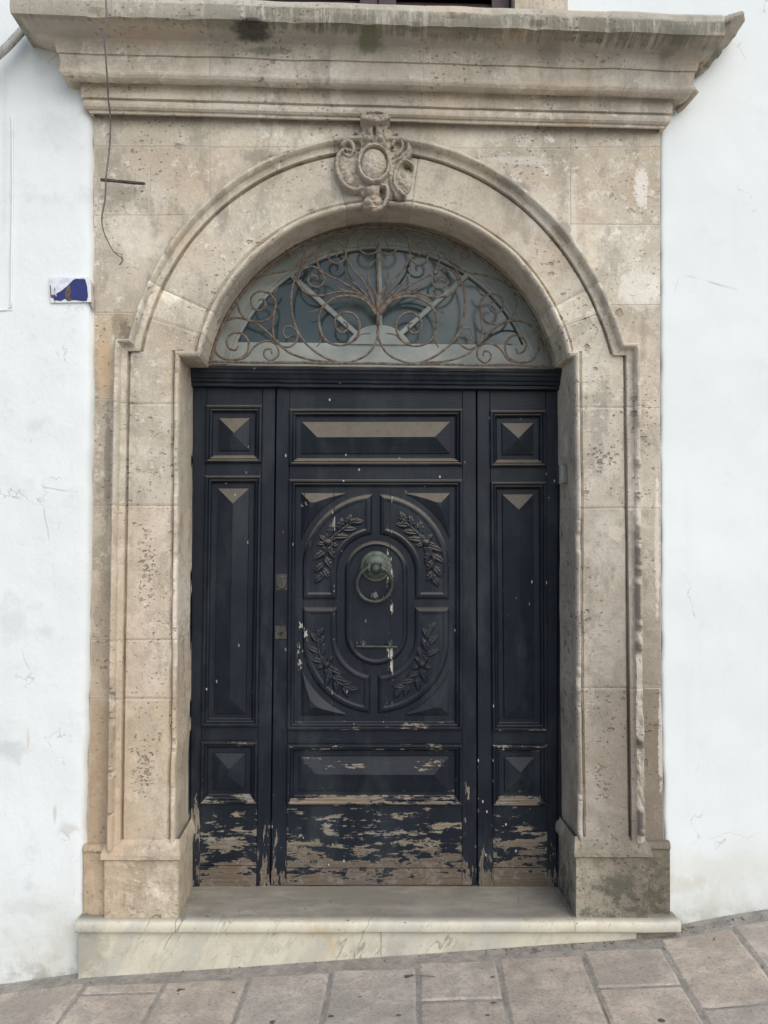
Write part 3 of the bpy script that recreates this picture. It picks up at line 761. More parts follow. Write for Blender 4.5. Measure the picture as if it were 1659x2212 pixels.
mb.build('broken_moulding', CORN, portal, smooth=False, color=(.72, .72, .72))
mb = MB()
cs = catmull([P(x, y, Y) for x, y, Y in ((1506, 195, -.05), (1490, 214, -.03), (1474, 232, -.005), (1462, 240, .01))], .01)
mb.add(*tube(cs, .011, 7)); mb.build('broken_moulding', CORN, portal, smooth=True, color=(.8, .78, .75))

# ---- height-field carving
def hf(name, x0, y0, x1, y1, step, fn, Y, m, parent, smooth=True, yref=None, **k):
    xs = np.arange(x0, x1+step, step); ys = np.arange(y0, y1+step, step)
    PX, PY = np.meshgrid(xs, ys)
    G = P(PX, PY, Y if yref is None else yref); H = fn(PX, PY)
    G[..., 1] = Y-np.maximum(H, -.002)
    on = H > 0
    keep = on[:-1, :-1] | on[1:, :-1] | on[:-1, 1:] | on[1:, 1:]
    q = grid_faces(len(ys), len(xs), keep)
    v, q, uu_ = compact(G.reshape(-1, 3), q)
    return mesh(name, v, q, m, parent, smooth=smooth, **k)
def stroke(PX, PY, pts, r, h):
    """raised rounded band along a polyline"""
    d = np.full(PX.shape, 1e9); R = np.full(PX.shape, 1.0)
    pts = catmull([np.array([*p, 0.]) for p in pts], 3); pts = np.array(pts)[:, :2]
    n = len(pts)
    for i in range(n):
        rr = r[0]+(r[1]-r[0])*i/(n-1) if isinstance(r, tuple) else r
        dd = np.hypot(PX-pts[i, 0], PY-pts[i, 1])/rr
        d = np.minimum(d, dd)
    return np.where(d < 1, h*np.sqrt(np.clip(1-d*d, 0, 1))+0, -1)
def ell(PX, PY, cx, cy, rx, ry, h, pw=.5, a=0):
    c, s = math.cos(a), math.sin(a)
    u = ((PX-cx)*c+(PY-cy)*s)/rx; v = (-(PX-cx)*s+(PY-cy)*c)/ry
    d = u*u+v*v
    return np.where(d < 1, h*np.clip(1-d, 0, 1)**pw, -1)
def K(x, y): return (677.7+x*.1634, 223.6+y*.1634)
def cart(PX, PY):
    H = np.full(PX.shape, -1.0)
    X = (PX-677.7)/.1634; Y = (PY-223.6)/.1634
    def up(h, base=0.0):
        nonlocal H
        H = np.maximum(H, np.where(h > 0, h+base, -1))
    def add(cx, cy, rx, ry, h):
        nonlocal H
        e = ell(X, Y, cx, cy, rx, ry, h, .8); H = np.where((e > 0) & (H > 0), H+e, H)
    def cut(cx, cy, rx, ry, to):
        nonlocal H
        d = np.clip(1-((X-cx)/rx)**2-((Y-cy)/ry)**2, 0, 1)
        H = np.where(d > 0, lerp(H, np.minimum(H, to), np.clip(d*2.5, 0, 1)), H)
    # back plate
    up(ell(X, Y, 790, 800, 330, 430, .046, .22)); up(ell(X, Y, 555, 850, 250, 280, .040, .35)); up(ell(X, Y, 1020, 850, 240, 350, .040, .35)); up(ell(X, Y, 810, 430, 270, 220, .046, .3)); up(ell(X, Y, 1110, 600, 150, 160, .036, .4)); up(ell(X, Y, 450, 600, 110, 130, .034, .4)); up(ell(X, Y, 960, 1120, 150, 130, .034, .4))
    # vase shaped crown
    body = np.where((Y > 210) & (Y < 540) & (np.abs(X-808) < np.interp(Y, [210, 330, 430, 540], [192, 165, 172, 215])), .075-.03*((X-808)/200)**2-.00004*(Y-210), -1)
    up(body)
    cut(800, 400, 20, 130, .045); cut(690, 400, 16, 60, .055); cut(915, 400, 16, 60, .055)
    up(ell(X, Y, 812, 236, 198, 74, .022, .25), .085)
    cut(800, 205, 125, 34, .088)
    for q in ((620, 420, 60, 70, .018), (700, 470, 50, 45, .016), (790, 490, 50, 40, .016), (880, 470, 55, 50, .018), (985, 430, 60, 60, .016), (740, 380, 40, 50, .012), (870, 390, 40, 50, .012)): add(*q)
    up(stroke(X, Y, [(560, 350), (600, 380), (620, 470), (600, 560)], (34, 44), .026), .022); up(stroke(X, Y, [(1100, 355), (1040, 390), (1000, 460), (990, 540)], (22, 44), .022), .022)
    # left wing: a cupped shell with rolled rim
    up(ell(X, Y, 450, 850, 140, 265, .024, .45), .024)
    for q in ((380, 720, 60, 50, .006), (400, 830, 60, 50, .006), (440, 930, 60, 50, .007), (490, 1010, 60, 45, .007), (500, 760, 50, 50, .006), (530, 870, 50, 50, .006), (370, 790, 40, 30, .005)): add(*q)
    up(stroke(X, Y, [(470, 600), (380, 600), (320, 670), (302, 780), (318, 900), (370, 1010), (455, 1095), (550, 1120), (640, 1090)], 32, .022), .030)
    up(stroke(X, Y, [(380, 520), (440, 470), (510, 520), (525, 610), (480, 680), (420, 660), (400, 620)], (44, 26), .026), .028)
    cut(590, 545, 34, 62, .004); cut(415, 625, 24, 20, .02)
    # right side: ribbon fold and C scroll
    up(stroke(X, Y, [(980, 560), (1040, 500), (1090, 455), (1160, 455), (1230, 470), (1255, 530), (1255, 620), (1180, 700), (1060, 740), (1000, 800)], 52, .026), .018)
    up(stroke(X, Y, [(1040, 580), (1045, 510), (1100, 462), (1155, 475)], 24, .018), .034); up(stroke(X, Y, [(1150, 470), (1180, 540), (1140, 620), (1060, 700)], 24, .018), .034)
    up(stroke(X, Y, [(1165, 470), (1225, 465), (1252, 520), (1245, 600), (1190, 660), (1110, 730)], 22, .018), .032)
    cut(1040, 570, 22, 22, .006); cut(1100, 540, 26, 40, .03)
    up(stroke(X, Y, [(1000, 760), (1020, 900), (1060, 1060), (1130, 1180)], (60, 66), .024), .024)
    up(ell(X, Y, 1200, 960, 110, 190, .018, .5), .012)
    up(stroke(X, Y, [(1305, 805), (1240, 750), (1165, 758), (1105, 830), (1072, 930), (1066, 1030), (1105, 1120), (1195, 1195)], (24, 34), .026), .032)
    cut(1240, 808, 52, 24, .012)
    for q in ((1190, 900, 50, 50, .008), (1170, 1000, 45, 50, .008), (1225, 1060, 40, 40, .007)): add(*q)
    # oval shield
    e = ((X-795)/222)**2+((Y-800)/262)**2
    rr = np.sqrt(e)
    ringh = .060+.018*np.clip(1-((rr-.90)/.10)**2, 0, 1)**.5
    dome = .050+.034*np.clip(1-(rr/.80)**2, 0, 1)**.55
    H = np.where(rr < 1.0, np.maximum(np.where(rr > .80, ringh, 0), np.where(rr < .82, dome, 0)), H)
    # lower leaf mask
    up(ell(X, Y, 800, 1140, 140, 110, .050, .4), .012); up(ell(X, Y, 785, 1300, 150, 118, .052, .4), .012)
    up(stroke(X, Y, [(900, 1085), (960, 1095), (978, 1180), (955, 1290), (880, 1380), (790, 1405)], (26, 36), .022), .046)
    cut(895, 1165, 32, 60, .02); cut(905, 1300, 14, 50, .04)
    for q in ((750, 1150, 70, 50, .010), (800, 1250, 60, 34, .010), (730, 1310, 60, 36, .009), (840, 1310, 50, 36, .009), (770, 1375, 80, 30, .010), (690, 1110, 40, 40, .01)): add(*q)
    H = np.where(ell(X, Y, 590, 1210, 50, 70, 1) > 0, -1, H)
    N = np.zeros(PX.shape)
    for i in range(PX.shape[0]):
        for j in range(PX.shape[1]):
            if H[i, j] > 0: N[i, j] = fbm((PX[i, j]*.11, PY[i, j]*.11, 2), 4)*.0045
    return np.where(H > 0, H+N, H)
hf('cartouche', 718, 250, 896, 460, .95, cart, .006, STONE, portal, yref=-.05, color=(.86, .84, .82), label='carved oval shield with scrolls and leaves over the keystone')

# ================================================================== whitewashed wall
gz = lambda x: np.interp(x, [-6, float(P(0, 2125, 0)[0]), float(P(165, 2108, -.04)[0]), float(P(1440, 2018, -.04)[0]), float(P(1659, 1963, 0)[0]), 6],
                         [float(P(0, 2125, 0)[2])-.35, float(P(0, 2125, 0)[2]), float(P(165, 2108, -.04)[2]), float(P(1440, 2018, -.04)[2]), float(P(1659, 1963, 0)[2]), float(P(1659, 1963, 0)[2])+.32])
wall = thing('whitewashed_wall', 'white limewashed house wall with cracked uneven plaster on both sides of the portal', 'wall', (0, 0, 0))
ztopw = 6.2
def wbase(x): return -.002+.026*float(np.interp(x, [.2, 1.1], [0, 1]))
def wallpart(side):
    zs = np.concatenate([np.arange(-.9, 3.75, .03), np.linspace(3.78, ztopw, 12)])
    ye = np.linspace(-400, 2300, 60)
    rows = []
    for z in zs:
        # photo row of that height for the edge table
        yy = 1154-(z-1.6)*F/3.47
        if side < 0: e = float(P(edgeL(yy), yy, YF)[0]) if yy > 230 else XLc
        else: e = float(P(edgeR(yy), yy, YF)[0]) if yy > 250 else XRc
        e += fbm((z*9, side*3, 1), 4)*.006*(-side)*-1
        ds = np.concatenate([[-.004, 0, .002, .006, .012, .02, .03, .045], np.arange(.07, 1.2, .03), np.linspace(1.3, 5, 14)])
        row = []
        for k, d in enumerate(ds):
            x = e+side*d
            rnd = (.030 if side < 0 else .012)*math.exp(-max(d, 0)/(.010 if side < 0 else .003)) if d >= 0 else .05
            if z > ztop-.02: rnd = 0
            y = wbase(x)+rnd+fbm((x*1.3, 2, z*1.3), 3)*(.010 if side < 0 else .006)+fbm((x*6, 5, z*6), 3)*(.0035 if side < 0 else .002)
            row.append((x, y, z))
        rows.append(row)
    R = np.array(rows)
    mesh('plaster_face', R.reshape(-1, 3), grid_faces(R.shape[0], R.shape[1], flip=(side < 0)), PLASTER, wall, smooth=True)
wallpart(-1); wallpart(1)
# wall above the cornice
xs = np.arange(XLc-.01, XRc+.02, .03); zs = np.linspace(ztop-.03, ztopw, 30)
wL = float(P(405, 0, 0)[0]); wR = float(P(1226, 0, 0)[0])
for a, b in ((XLc-.012, wL), (wR, XRc+.012)):
    xs = np.linspace(a, b, 16)
    R = np.array([[(x, wbase(x)+fbm((x*1.3, 2, z*1.3), 3)*(.010 if x < 0 else .006)+fbm((x*6, 5, z*6), 3)*(.0035 if x < 0 else .002), z) for x in xs] for z in zs])
    mesh('plaster_face', R.reshape(-1, 3), grid_faces(len(zs), 16, flip=True)[:, ::-1], PLASTER, wall, smooth=True)
mesh('plaster_face', *wbox(wL, wR, .0, .1, ztop+2.45, ztopw), PLASTER, wall)
mesh('house_body', *wbox(-5.9, 6.2, .45, 6, -.9, ztopw), PLASTER, wall)
mesh('wall_return', *wbox(XLc-.02, wL, .012, .45, ztop, ztopw), PLASTER, wall)
mesh('wall_return', *wbox(wR, XRc+.02, .04, .45, ztop, ztopw), PLASTER, wall)
# raised plaster band at far left
mb = MB()
pts = [P(26, 250, -.004), P(27, 400, -.004), P(25, 560, -.004), P(24, 650, -.004), P(20, 665, -.004), P(8, 670, -.004), P(-200, 672, -.004)]
mb.add(*tube(catmull(pts, .03), .0045, 10)); mb.build('plaster_band', PLASTER, wall, smooth=True)

# window above the cornice
win = thing('shuttered_window', 'dark red shuttered window in a stone frame standing on top of the cornice', 'window', ((wL+wR)/2, .03, ztop))
sx0 = float(P(525, 0, .06)[0]); sx1 = float(P(1105, 0, .06)[0])
for a, b in ((wL+.002, sx0), (sx1, wR-.002)):
    mesh('stone_jamb', *wbox(a, b, -.012, .3, ztop-.06, ztop+2.2), STONE, win, color=(1, .97, .92))
mesh('stone_lintel', *wbox(wL+.002, wR-.002, -.016, .3, ztop+2.2, ztop+2.44), STONE, win, color=(1, .97, .92))
mid = (sx0+sx1)/2
for a, b in ((sx0+.01, mid-.003), (mid+.003, sx1-.01)):
    mb = MB()
    mb.add(*wbox(a, a+.07, .06, .1, ztop-.02, ztop+2.18)); mb.add(*wbox(b-.07, b, .06, .1, ztop-.02, ztop+2.18))
    mb.add(*wbox(a+.07, b-.07, .06, .1, ztop-.02, ztop+.1)); mb.add(*wbox(a+.07, b-.07, .06, .1, ztop+2.08, ztop+2.18))
    sh = mb.build('shutter', SHUT, win)
    for k in range(36):
        z = ztop+.12+k*.054
        mesh('slat', [(a+.07, .066, z), (b-.07, .066, z), (b-.07, .094, z+.045), (a+.07, .094, z+.045), (a+.07, .072, z-.004), (b-.07, .072, z-.004), (b-.07, .1, z+.041), (a+.07, .1, z+.041)],
             [[0, 1, 2, 3], [7, 6, 5, 4], [0, 4, 5, 1], [3, 2, 6, 7], [0, 3, 7, 4], [1, 5, 6, 2]], SHUT, sh)
mesh('window_reveal', *wbox(sx0, sx1, .29, .3, ztop-.06, ztop+2.2), BLACK, win)

# ================================================================== marble step
zt = float(P(760, 1915, .27)[2])
tzs = -.0125
step = thing('marble_step', 'cream marble doorstep with grey veins and worn overhanging tread below the door', 'step', (0.1, -.06, zt))
SXL = float(P(163, 1990, -.07)[0]); SXR = float(P(1471, 1990, -.07)[0])
xj = [SXL, float(P(379, 1990, -.07)[0]), float(P(1242, 1990, -.07)[0]), SXR]
for a, b in zip(xj[:-1], xj[1:]):
    pr = [(.46, .0), (-.062, 0), (-.068, -.0015), (-.0715, -.005), (-.072, -.020), (-.0715, -.036), (-.069, -.040), (-.03, -.041)]
    xs = np.linspace(a+.0007, b-.0007, max(8, int((b-a)/.02)))
    ysub = np.linspace(.46, -.055, 20)
    rows = []
    for x in xs:
        row = []
        cols = [(y, 0) for y in ysub]+pr[2:]
        for y, dz in cols:
            e = 1 if x in (xs[0], xs[-1]) else 0
            row.append((x, y+fbm((x*6, 3, 1), 3)*.0025, zt+dz+tzs*(x-.0)+fbm((x*4, y*4, 3), 3)*.0025-.0008*e))
        rows.append(row)
    R = np.array(rows)
    mesh('tread_slab', R.reshape(-1, 3), grid_faces(R.shape[0], R.shape[1], flip=True), TREAD, step, smooth=True)
RY = -.046
xr = [SXL+.004, float(P(823, 2030, RY)[0]), float(P(1375, 2020, RY)[0]), SXR-.012]
for k, (a, b) in enumerate(zip(xr[:-1], xr[1:])):
    ya = RY+(.003 if k == 2 else 0)
    v = [(a+.001, ya, gz(a)-.1), (b-.001, ya, gz(b)-.1), (b-.001, ya, zt-.04+tzs*b), (a+.001, ya, zt-.04+tzs*a)]
    v += [(p[0], .03, p[2]) for p in v]
    mesh('riser_slab', v, [[0, 1, 2, 3], [7, 6, 5, 4], [0, 4, 5, 1], [1, 5, 6, 2], [2, 6, 7, 3], [3, 7, 4, 0]], MARBLE if k < 2 else STONE, step, color=(1, 1, 1) if k < 2 else (1.0, .99, .95))

# ================================================================== door
door = thing('wooden_door', 'weathered navy black wooden door with diamond panels, carved oval and peeling paint at the foot', 'door', tuple(P(815, 1915, DOORY)))
def X_(pts):
    ys = [p[1] for p in pts]; xs = [p[0] for p in pts]
    return lambda y: float(np.interp(y, ys, xs))
def ext(x0, y0, x1, y1):
    return lambda y: x0+(x1-x0)*(y-y0)/(y1-y0)
LL = ext(415, 830, 409, 1915); GL = ext(596.5, 830, 584, 1915); CLm = ext(626, 830, 618, 1915); CRm = ext(999, 883, 998, 1875)
GR = ext(1029.5, 830, 1031, 1915); RLm = ext(1058, 886, 1065, 1875); RRm = ext(1179, 886, 1183, 1875); RR = ext(1208, 830, 1204, 1915)
LLm = ext(446, 878, 431, 1870); LRm = ext(567, 878, 554, 1870)
def vq(xa, xb, y0, y1): return [(xa(y0), y0), (xb(y0), y0), (xb(y1), y1), (xa(y1), y1)]
def inset_loop(q, d, Y):
    """world quad (TL,TR,BR,BL) inset by d metres"""
    s = np.array([[1, 0, -1], [-1, 0, -1], [-1, 0, 1], [1, 0, 1]], float)
    o = q+s*d; o[:, 1] = Y
    return o
FLD = .046
def panel(parent, xa, xb, y0, y1, Y, ridge=.019, carved=False):
    q = np.array([P(x, y, Y) for x, y in vq(xa, xb, y0, y1)])
    pr = [(0, Y+.004), (0, Y-.012), (.003, Y-.016), (.009, Y-.017), (.013, Y-.013), (.015, Y-.004), (.019, Y-.006), (.023, Y-.004), (.026, Y+.003), (.028, Y+.010), (.034, Y+.014)]
    # subdivided loops so that the wood can wander a little
    def loop(d, yy):
        c = inset_loop(q, d, yy); out = []
        for k in range(4):
            a, b = c[k], c[(k+1) % 4]; n = 1
            out.append(a)
        return out
    V = []; Fh = []
    for d, yy in pr: V += loop(d, yy)
    for i in range(len(pr)-1):
        for k in range(4):
            l = (k+1) % 4
            Fh.append([i*4+k, i*4+l, (i+1)*4+l, (i+1)*4+k])
    mi = [0 if (k % 2 == 0) else 1 for i in range(len(pr)-1) for k in range(4)]
    mesh('panel_moulding', V, [f[::-1] for f in Fh], MOULD, parent, mats=[MOULDV], mi=mi)
    yr = Y+.013
    a = inset_loop(q, .030, yr)
    if carved:
        mesh('panel_ground', a, [[3, 2, 1, 0]], CARVED, parent)
        return q
    b = inset_loop(q, .052, yr); c = inset_loop(q, .052, yr-.007)
    c2 = inset_loop(q, .0535, yr-.009)
    w_ = (c[1, 0]-c[0, 0]); h_ = (c[0, 2]-c[3, 2])
    if w_ > h_:
        m = h_/2-.0015; r0 = np.array([c[0, 0]+m, yr-.009-ridge, (c[0, 2]+c[3, 2])/2]); r1 = np.array([c[1, 0]-m, yr-.009-ridge, (c[1, 2]+c[2, 2])/2])
        top = [[8, 12, 13, 9][::-1], [9, 13, 10][::-1], [10, 13, 12, 11][::-1], [11, 12, 8][::-1]]
    else:
        m = w_/2-.0015; r0 = np.array([(c[0, 0]+c[1, 0])/2, yr-.009-ridge, c[0, 2]-m]); r1 = np.array([(c[2, 0]+c[3, 0])/2, yr-.009-ridge, c[2, 2]+m])
        top = [[8, 12, 9][::-1], [9, 12, 13, 10][::-1], [10, 13, 11][::-1], [11, 13, 12, 8][::-1]]
    V = np.concatenate([a, b, c2, [r0, r1]])
    f = []
    for i in (0, 1):
        for k in range(4):
            l = (k+1) % 4; f.append([i*4+k, i*4+l, (i+1)*4+l, (i+1)*4+k][::-1])
    mesh('raised_panel', V, f+top, PAINT_V if h_ > w_*1.5 else PAINT_H, parent)
    return q
def board(name, quad, Yf, m, parent, Yb=None, **k): return mesh(name, *slab(quad, Yf, Yb if Yb else Yf+.045, .0018), m, parent, **k)
def build_leaf(name, xa, xb, pa, pb, ys, ytop, ybot, label=None, center=False):
    lf = mesh(name, *slab(vq(xa, xb, ytop, ybot), DOORY+.030, DOORY+.055), BLACK, door, label=label)
    g = 1.5
    L = lambda y: xa(y)+g; Rr = lambda y: xb(y)-g
    board('stile', vq(L, pa, ytop, ybot), DOORY, PAINT_V, lf); board('stile', vq(pb, Rr, ytop, ybot), DOORY, PAINT_V, lf)
    p1, p2, p3, k1, k2 = ys
    pa2 = lambda y: pa(y)+.3; pb2 = lambda y: pb(y)-.3
    board('rail', vq(pa2, pb2, ytop, p1[0]), DOORY+.0015, PAINT_H, lf)
    board('rail', vq(pa2, pb2, p1[1], p2[0]), DOORY+.0015, PAINT_H, lf)
    board('rail', vq(pa2, pb2, p2[1], p3[0]), DOORY+.0015, PAINT_H, lf)
    board('kick_board', vq(pa2, pb2, k1[0], k1[1]), DOORY+.003, KICK, lf)
    board('bottom_rail', vq(pa2, pb2, k2[0], ybot), DOORY+.0015, KICK, lf)
    panel(lf, pa, pb, *p1, DOORY); panel(lf, pa, pb, *p2, DOORY, carved=center); panel(lf, pa, pb, *p3, DOORY)
    return lf
build_leaf('side_leaf', LL, GL, LLm, LRm, [(876, 1000), (1028, 1569), (1600, 1734), (1734.5, 1870), (1871.5, 1914)], 822, 1916)
build_leaf('side_leaf', GR, RR, RLm, RRm, [(887, 1009), (1041, 1578), (1608, 1738), (1738.5, 1874), (1875.5, 1916)], 826, 1918)
cl = build_leaf('door_leaf', GL, GR, CLm, CRm, [(884, 1006), (1036, 1576), (1607, 1736), (1736.5, 1875), (1876.5, 1911)], 824, 1912, center=True)
# frame posts and transom
board('frame_post', [(402, 822), (LL(822)-1.2, 822), (LL(1925)-1.2, 1924), (400, 1924)], DOORY-.022, PAINT_V, door, Yb=.34)
board('frame_post', [(RR(822)+1.5, 822), (1223, 822), (1222, 1924), (RR(1924)+1.5, 1924)], DOORY-.022, PAINT_V, door, Yb=.34)
a = P(400, 787, .20); b = P(1223, 796, .20)
tp = [(.30, 0), (.205, 0), (.200, -.004), (.198, -.016), (.203, -.020), (.204, -.030), (.210, -.036), (.214, -.050), (.222, -.056), (.224, -.066), (.236, -.070), (.236, -.082), (.262, -.086), (.30, -.086)]
xs = np.linspace(a[0]-.004, b[0]+.004, 80)
R = np.array([[(x, y+fbm((x*8, z*30, 3), 2)*.001, a[2]+(b[2]-a[2])*(x-a[0])/(b[0]-a[0])+z+fbm((x*14, z*10, 5), 3)*.0012) for y, z in tp] for x in xs])
mesh('transom', R.reshape(-1, 3), grid_faces(R.shape[0], R.shape[1], flip=True), PAINT_H, door)

# ---- carved oval panel of the leaf
def D7(x, y): return (609.9+x*.2605, 1016.5+y*.2605)
U = .2605
def stad(X, Y, cx, r, ya, yb):
    """signed distance (in zoom units) to a vertical stadium; negative inside"""
    yc = np.clip(Y, ya, yb)
    return np.hypot(X-cx, Y-yc)-r
CYo = DOORY+.013
def edge_prof(d, w, h):
    """d = depth inside (positive) -> rounded shoulder of width w"""
    t = np.clip(d/w, 0, 1)
    return np.where(d > 0, h*(1-(1-t)**2)**.5, -1)
def quadrant(sx, sy):
    def fn(PX, PY):
        X = (PX-609.9)/U; Y = (PY-1016.5)/U
        Yo = Y
        do = -stad(X, Y, 775, 608, 803, 1402); di = stad(X, Y, 775, 322, 850, 1372)
        lft = 742 if sy < 0 else 728; rgt = 808 if sy < 0 else 795
        dv = (lft-X) if sx < 0 else (X-rgt)
        dh = (1066-Y) if sy < 0 else (Y-1132)
        d = np.minimum(np.minimum(do, di), np.minimum(dv, dh))
        h = edge_prof(d, 42, .014)
        h = np.where(d > 42, h-.004*np.clip((d-42)/14, 0, 1), h)
        return h
    x0, x1 = ((160, 760) if sx < 0 else (790, 1395)); y0, y1 = ((185, 1075) if sy < 0 else (1122, 2020))
    a = D7(x0, y0); b = D7(x1, y1)
    hf('carved_quarter', a[0], a[1], b[0], b[1], 1.5, fn, CYo, CARVED, cl)
for sx in (-1, 1):
    for sy in (-1, 1): quadrant(sx, sy)
def oval(PX, PY):
    X = (PX-609.9)/U; Y = (PY-1016.5)/U
    d = -stad(X, Y, 778, 258, 842, 1352)
    h = edge_prof(d, 30, .017)
    return np.where(d > 30, h-.006*np.clip((d-30)/12, 0, 1), h)
a = D7(510, 570); b = D7(1045, 1620)
hf('oval_field', a[0], a[1], b[0], b[1], 1.5, oval, CYo, CARVED, cl)
def corner(sx, sy):
    def fn(PX, PY):
        X = (PX-609.9)/U; Y = (PY-1016.5)/U
        do = stad(X, Y, 775, 655, 803, 1402)
        dv = (X-158) if sx < 0 else (1388-X); dh = (Y-188) if sy < 0 else (2030-Y)
        d = np.minimum(do, np.minimum(dv, dh))
        return np.where(d > 0, .004+.020*np.clip(d/62, 0, 1.2), -1)
    x0, x1 = ((150, 520) if sx < 0 else (1030, 1395)); y0, y1 = ((180, 570) if sy < 0 else (1650, 2040))
    a = D7(x0, y0); b = D7(x1, y1)
    hf('corner_spandrel', a[0], a[1], b[0], b[1], 1.1, fn, CYo, CARVED, cl, smooth=False)
for sx in (-1, 1):
    for sy in (-1, 1): corner(sx, sy)
def leaf(X, Y, x0, y0, x1, y1, w, h):
    L = math.hypot(x1-x0, y1-y0); ux, uy = (x1-x0)/L, (y1-y0)/L
    u = ((X-x0)*ux+(Y-y0)*uy)/L; v = (-(X-x0)*uy+(Y-y0)*ux)
    uu = np.clip(u, 0.001, .999)
    hw = w*np.sin(math.pi*uu**.75)**.8*(1+.12*np.sin(uu*26))
    r = np.abs(v)/np.maximum(hw, 1e-3)
    rib = .55+.45*np.clip(np.abs(v)/(w*.35), 0, 1)
    return np.where((u > 0) & (u < 1) & (r < 1), h*np.clip(1-r**2.2, 0, 1)*rib*(.55+.45*np.sin(math.pi*uu)), -1)
def sprig(cx, cy, arms, petals):
    items = []
    for pts, n, w in arms:
        cs = catmull([np.array([*p, 0.]) for p in pts], 12); m = len(cs)
        for k in range(n):
            i = int(m*(.12+.80*k/n)); i = min(i, m-2)
            p = cs[i]; t = cs[min(i+3, m-1)]-cs[max(i-3, 0)]; t /= np.linalg.norm(t)
            s = 1 if k % 2 else -1; an = s*(.75-.25*k/n); ln = w*(2.6-1.0*k/n)
            dx = t[0]*math.cos(an)-t[1]*math.sin(an); dy = t[0]*math.sin(an)+t[1]*math.cos(an)
            items.append((p[0], p[1], p[0]+dx*ln*.92, p[1]+dy*ln*.92, w*.50))
        e = cs[-1]; s0 = cs[int(m*.72)]
        items.append((s0[0], s0[1], e[0], e[1], w*.5))
    for k in range(petals):
        a = 2*math.pi*k/petals+.3
        items.append((cx+math.cos(a)*18, cy+math.sin(a)*18, cx+math.cos(a)*95, cy+math.sin(a)*95, 24))
    def fn(PX, PY):
        X = (PX-609.9)/U; Y = (PY-1016.5)/U
        H = np.full(PX.shape, -1.0)
        for it in items: H = np.maximum(H, leaf(X, Y, *it, .0105))
        for pts, n, w in arms: H = np.maximum(H, stroke(X, Y, pts, 10, .008))
        H = np.maximum(H, ell(X, Y, cx, cy, 34, 34, .018, .5))
        return H
    xs = [cx]+[p[0] for a in arms for p in a[0]]; ys = [cy]+[p[1] for a in arms for p in a[0]]
    a = D7(min(xs)-110, min(ys)-80); b = D7(max(xs)+110, max(ys)+80)
    hf('leaf_sprig', a[0], a[1], b[0], b[1], .8, fn, CYo-.0095, CARVED, cl)
sprig(375, 600, [([(375, 600), (460, 520), (620, 400)], 6, 62), ([(375, 600), (350, 730), (325, 910)], 6, 62)], 7)
sprig(1190, 600, [([(1190, 600), (1100, 500), (975, 400)], 6, 62), ([(1190, 600), (1250, 740), (1245, 930)], 7, 62)], 5)
sprig(365, 1610, [([(365, 1610), (300, 1500), (290, 1330)], 6, 60), ([(365, 1610), (430, 1730), (585, 1835)], 7, 62)], 5)
sprig(1155, 1610, [([(1155, 1610), (1210, 1470), (1215, 1290)], 6, 60), ([(1155, 1610), (1090, 1740), (930, 1835)], 7, 62)], 5)

sl = MB()
for pts in ([(1040, 1142), (1035, 1144), (1036, 1149), (1041, 1151), (1041, 1156), (1035, 1158)], [(1050, 1142), (1045, 1143), (1045, 1156), (1051, 1155)], [(1045, 1149), (1050, 1148)], [(1055, 1141), (1055, 1154)]):
    sl.add(*tube([P(x, y, DOORY-.0002) for x, y in pts], .0006, 4))
sl.build('scratched_letters', STEEL, door, label='faint letters scratched into the right stile')
# ---- knocker, bar handle, locks
OV = CYo-.011
kc = P(*D7(775, 795), OV)
kn = mesh('knocker', *lathe(kc, [(.066, -.004), (.066, .004), (.060, .010), (.056, .009), (.052, .014), (.044, .022), (.034, .027), (.022, .030), (.0, .031)], n=36), BRONZE, door, smooth=True,
          label='round green bronze rosette with a hanging ring')
kb = P(*D7(773, 806), OV)
mesh('knob', *lathe(kb, [(.016, .02), (.018, .034), (.021, .040), (.022, .048), (.018, .056), (.010, .060), (.0, .061)], n=20, sz=1.05), BRONZED, kn, smooth=True)
for s in (-1, 1):
    mesh('lug', *wbox(kb[0]+s*.027-.004, kb[0]+s*.027+.004, kb[1]-.052, kb[1]-.02, kb[2]-.010, kb[2]+.022), BRONZE, kn)
rc = P(*D7(765, 942), OV-.030)
pts = [(rc[0]+.074*math.cos(t), rc[1]-.006+.010*math.sin(t)*-1, rc[2]+.074*math.sin(t)) for t in np.linspace(math.pi/2+.32, math.pi/2+2*math.pi-.32, 54)]
mesh('ring', *tube(pts, .0085, 10), BRONZED, kn, smooth=True)
sc_ = P(*D7(762, 1047), OV)
mesh('strike_stud', *lathe(sc_, [(.019, 0), (.019, .006), (.014, .009), (.011, .008), (.009, .012), (0, .013)], n=20), BRONZED, kn, smooth=True)
ba = P(*D7(604, 1458), OV-.016); bb = P(*D7(958, 1463), OV-.016)
cs = [lerp(ba, bb, t) for t in np.linspace(0, 1, 29)]
rs = [.002, .006, .0045, .006, .0045]+[.0058]*19+[.0045, .006, .0045, .006, .002]
hd = mesh('bar_handle', *tube(cs, rs, 10), BRONZED, door, smooth=True)
for x in (668, 890):
    c = P(*D7(x, 1442), OV)
    mesh('boss', *lathe(c, [(.017, 0), (.017, .005), (.012, .010), (.008, .018), (.005, .022), (0, .022)], n=18), BRONZED, hd, smooth=True)
lk = mesh('lock', *slab([(596.5, 1240), (621.5, 1240), (621, 1275), (596, 1275)], DOORY-.002, DOORY+.003), STEEL, door, label='upper round lock with small keyhole')
c = P(609.6, 1262, DOORY-.002)
mesh('cylinder', *lathe(c, [(.019, 0), (.019, .005), (.016, .007), (.013, .006), (0, .007)], n=24), STEEL, lk, smooth=False)
mesh('keyhole', *wbox(c[0]-.0012, c[0]+.0012, c[1]-.0095, c[1]-.004, c[2]-.009, c[2]-.002), BLACK, lk)
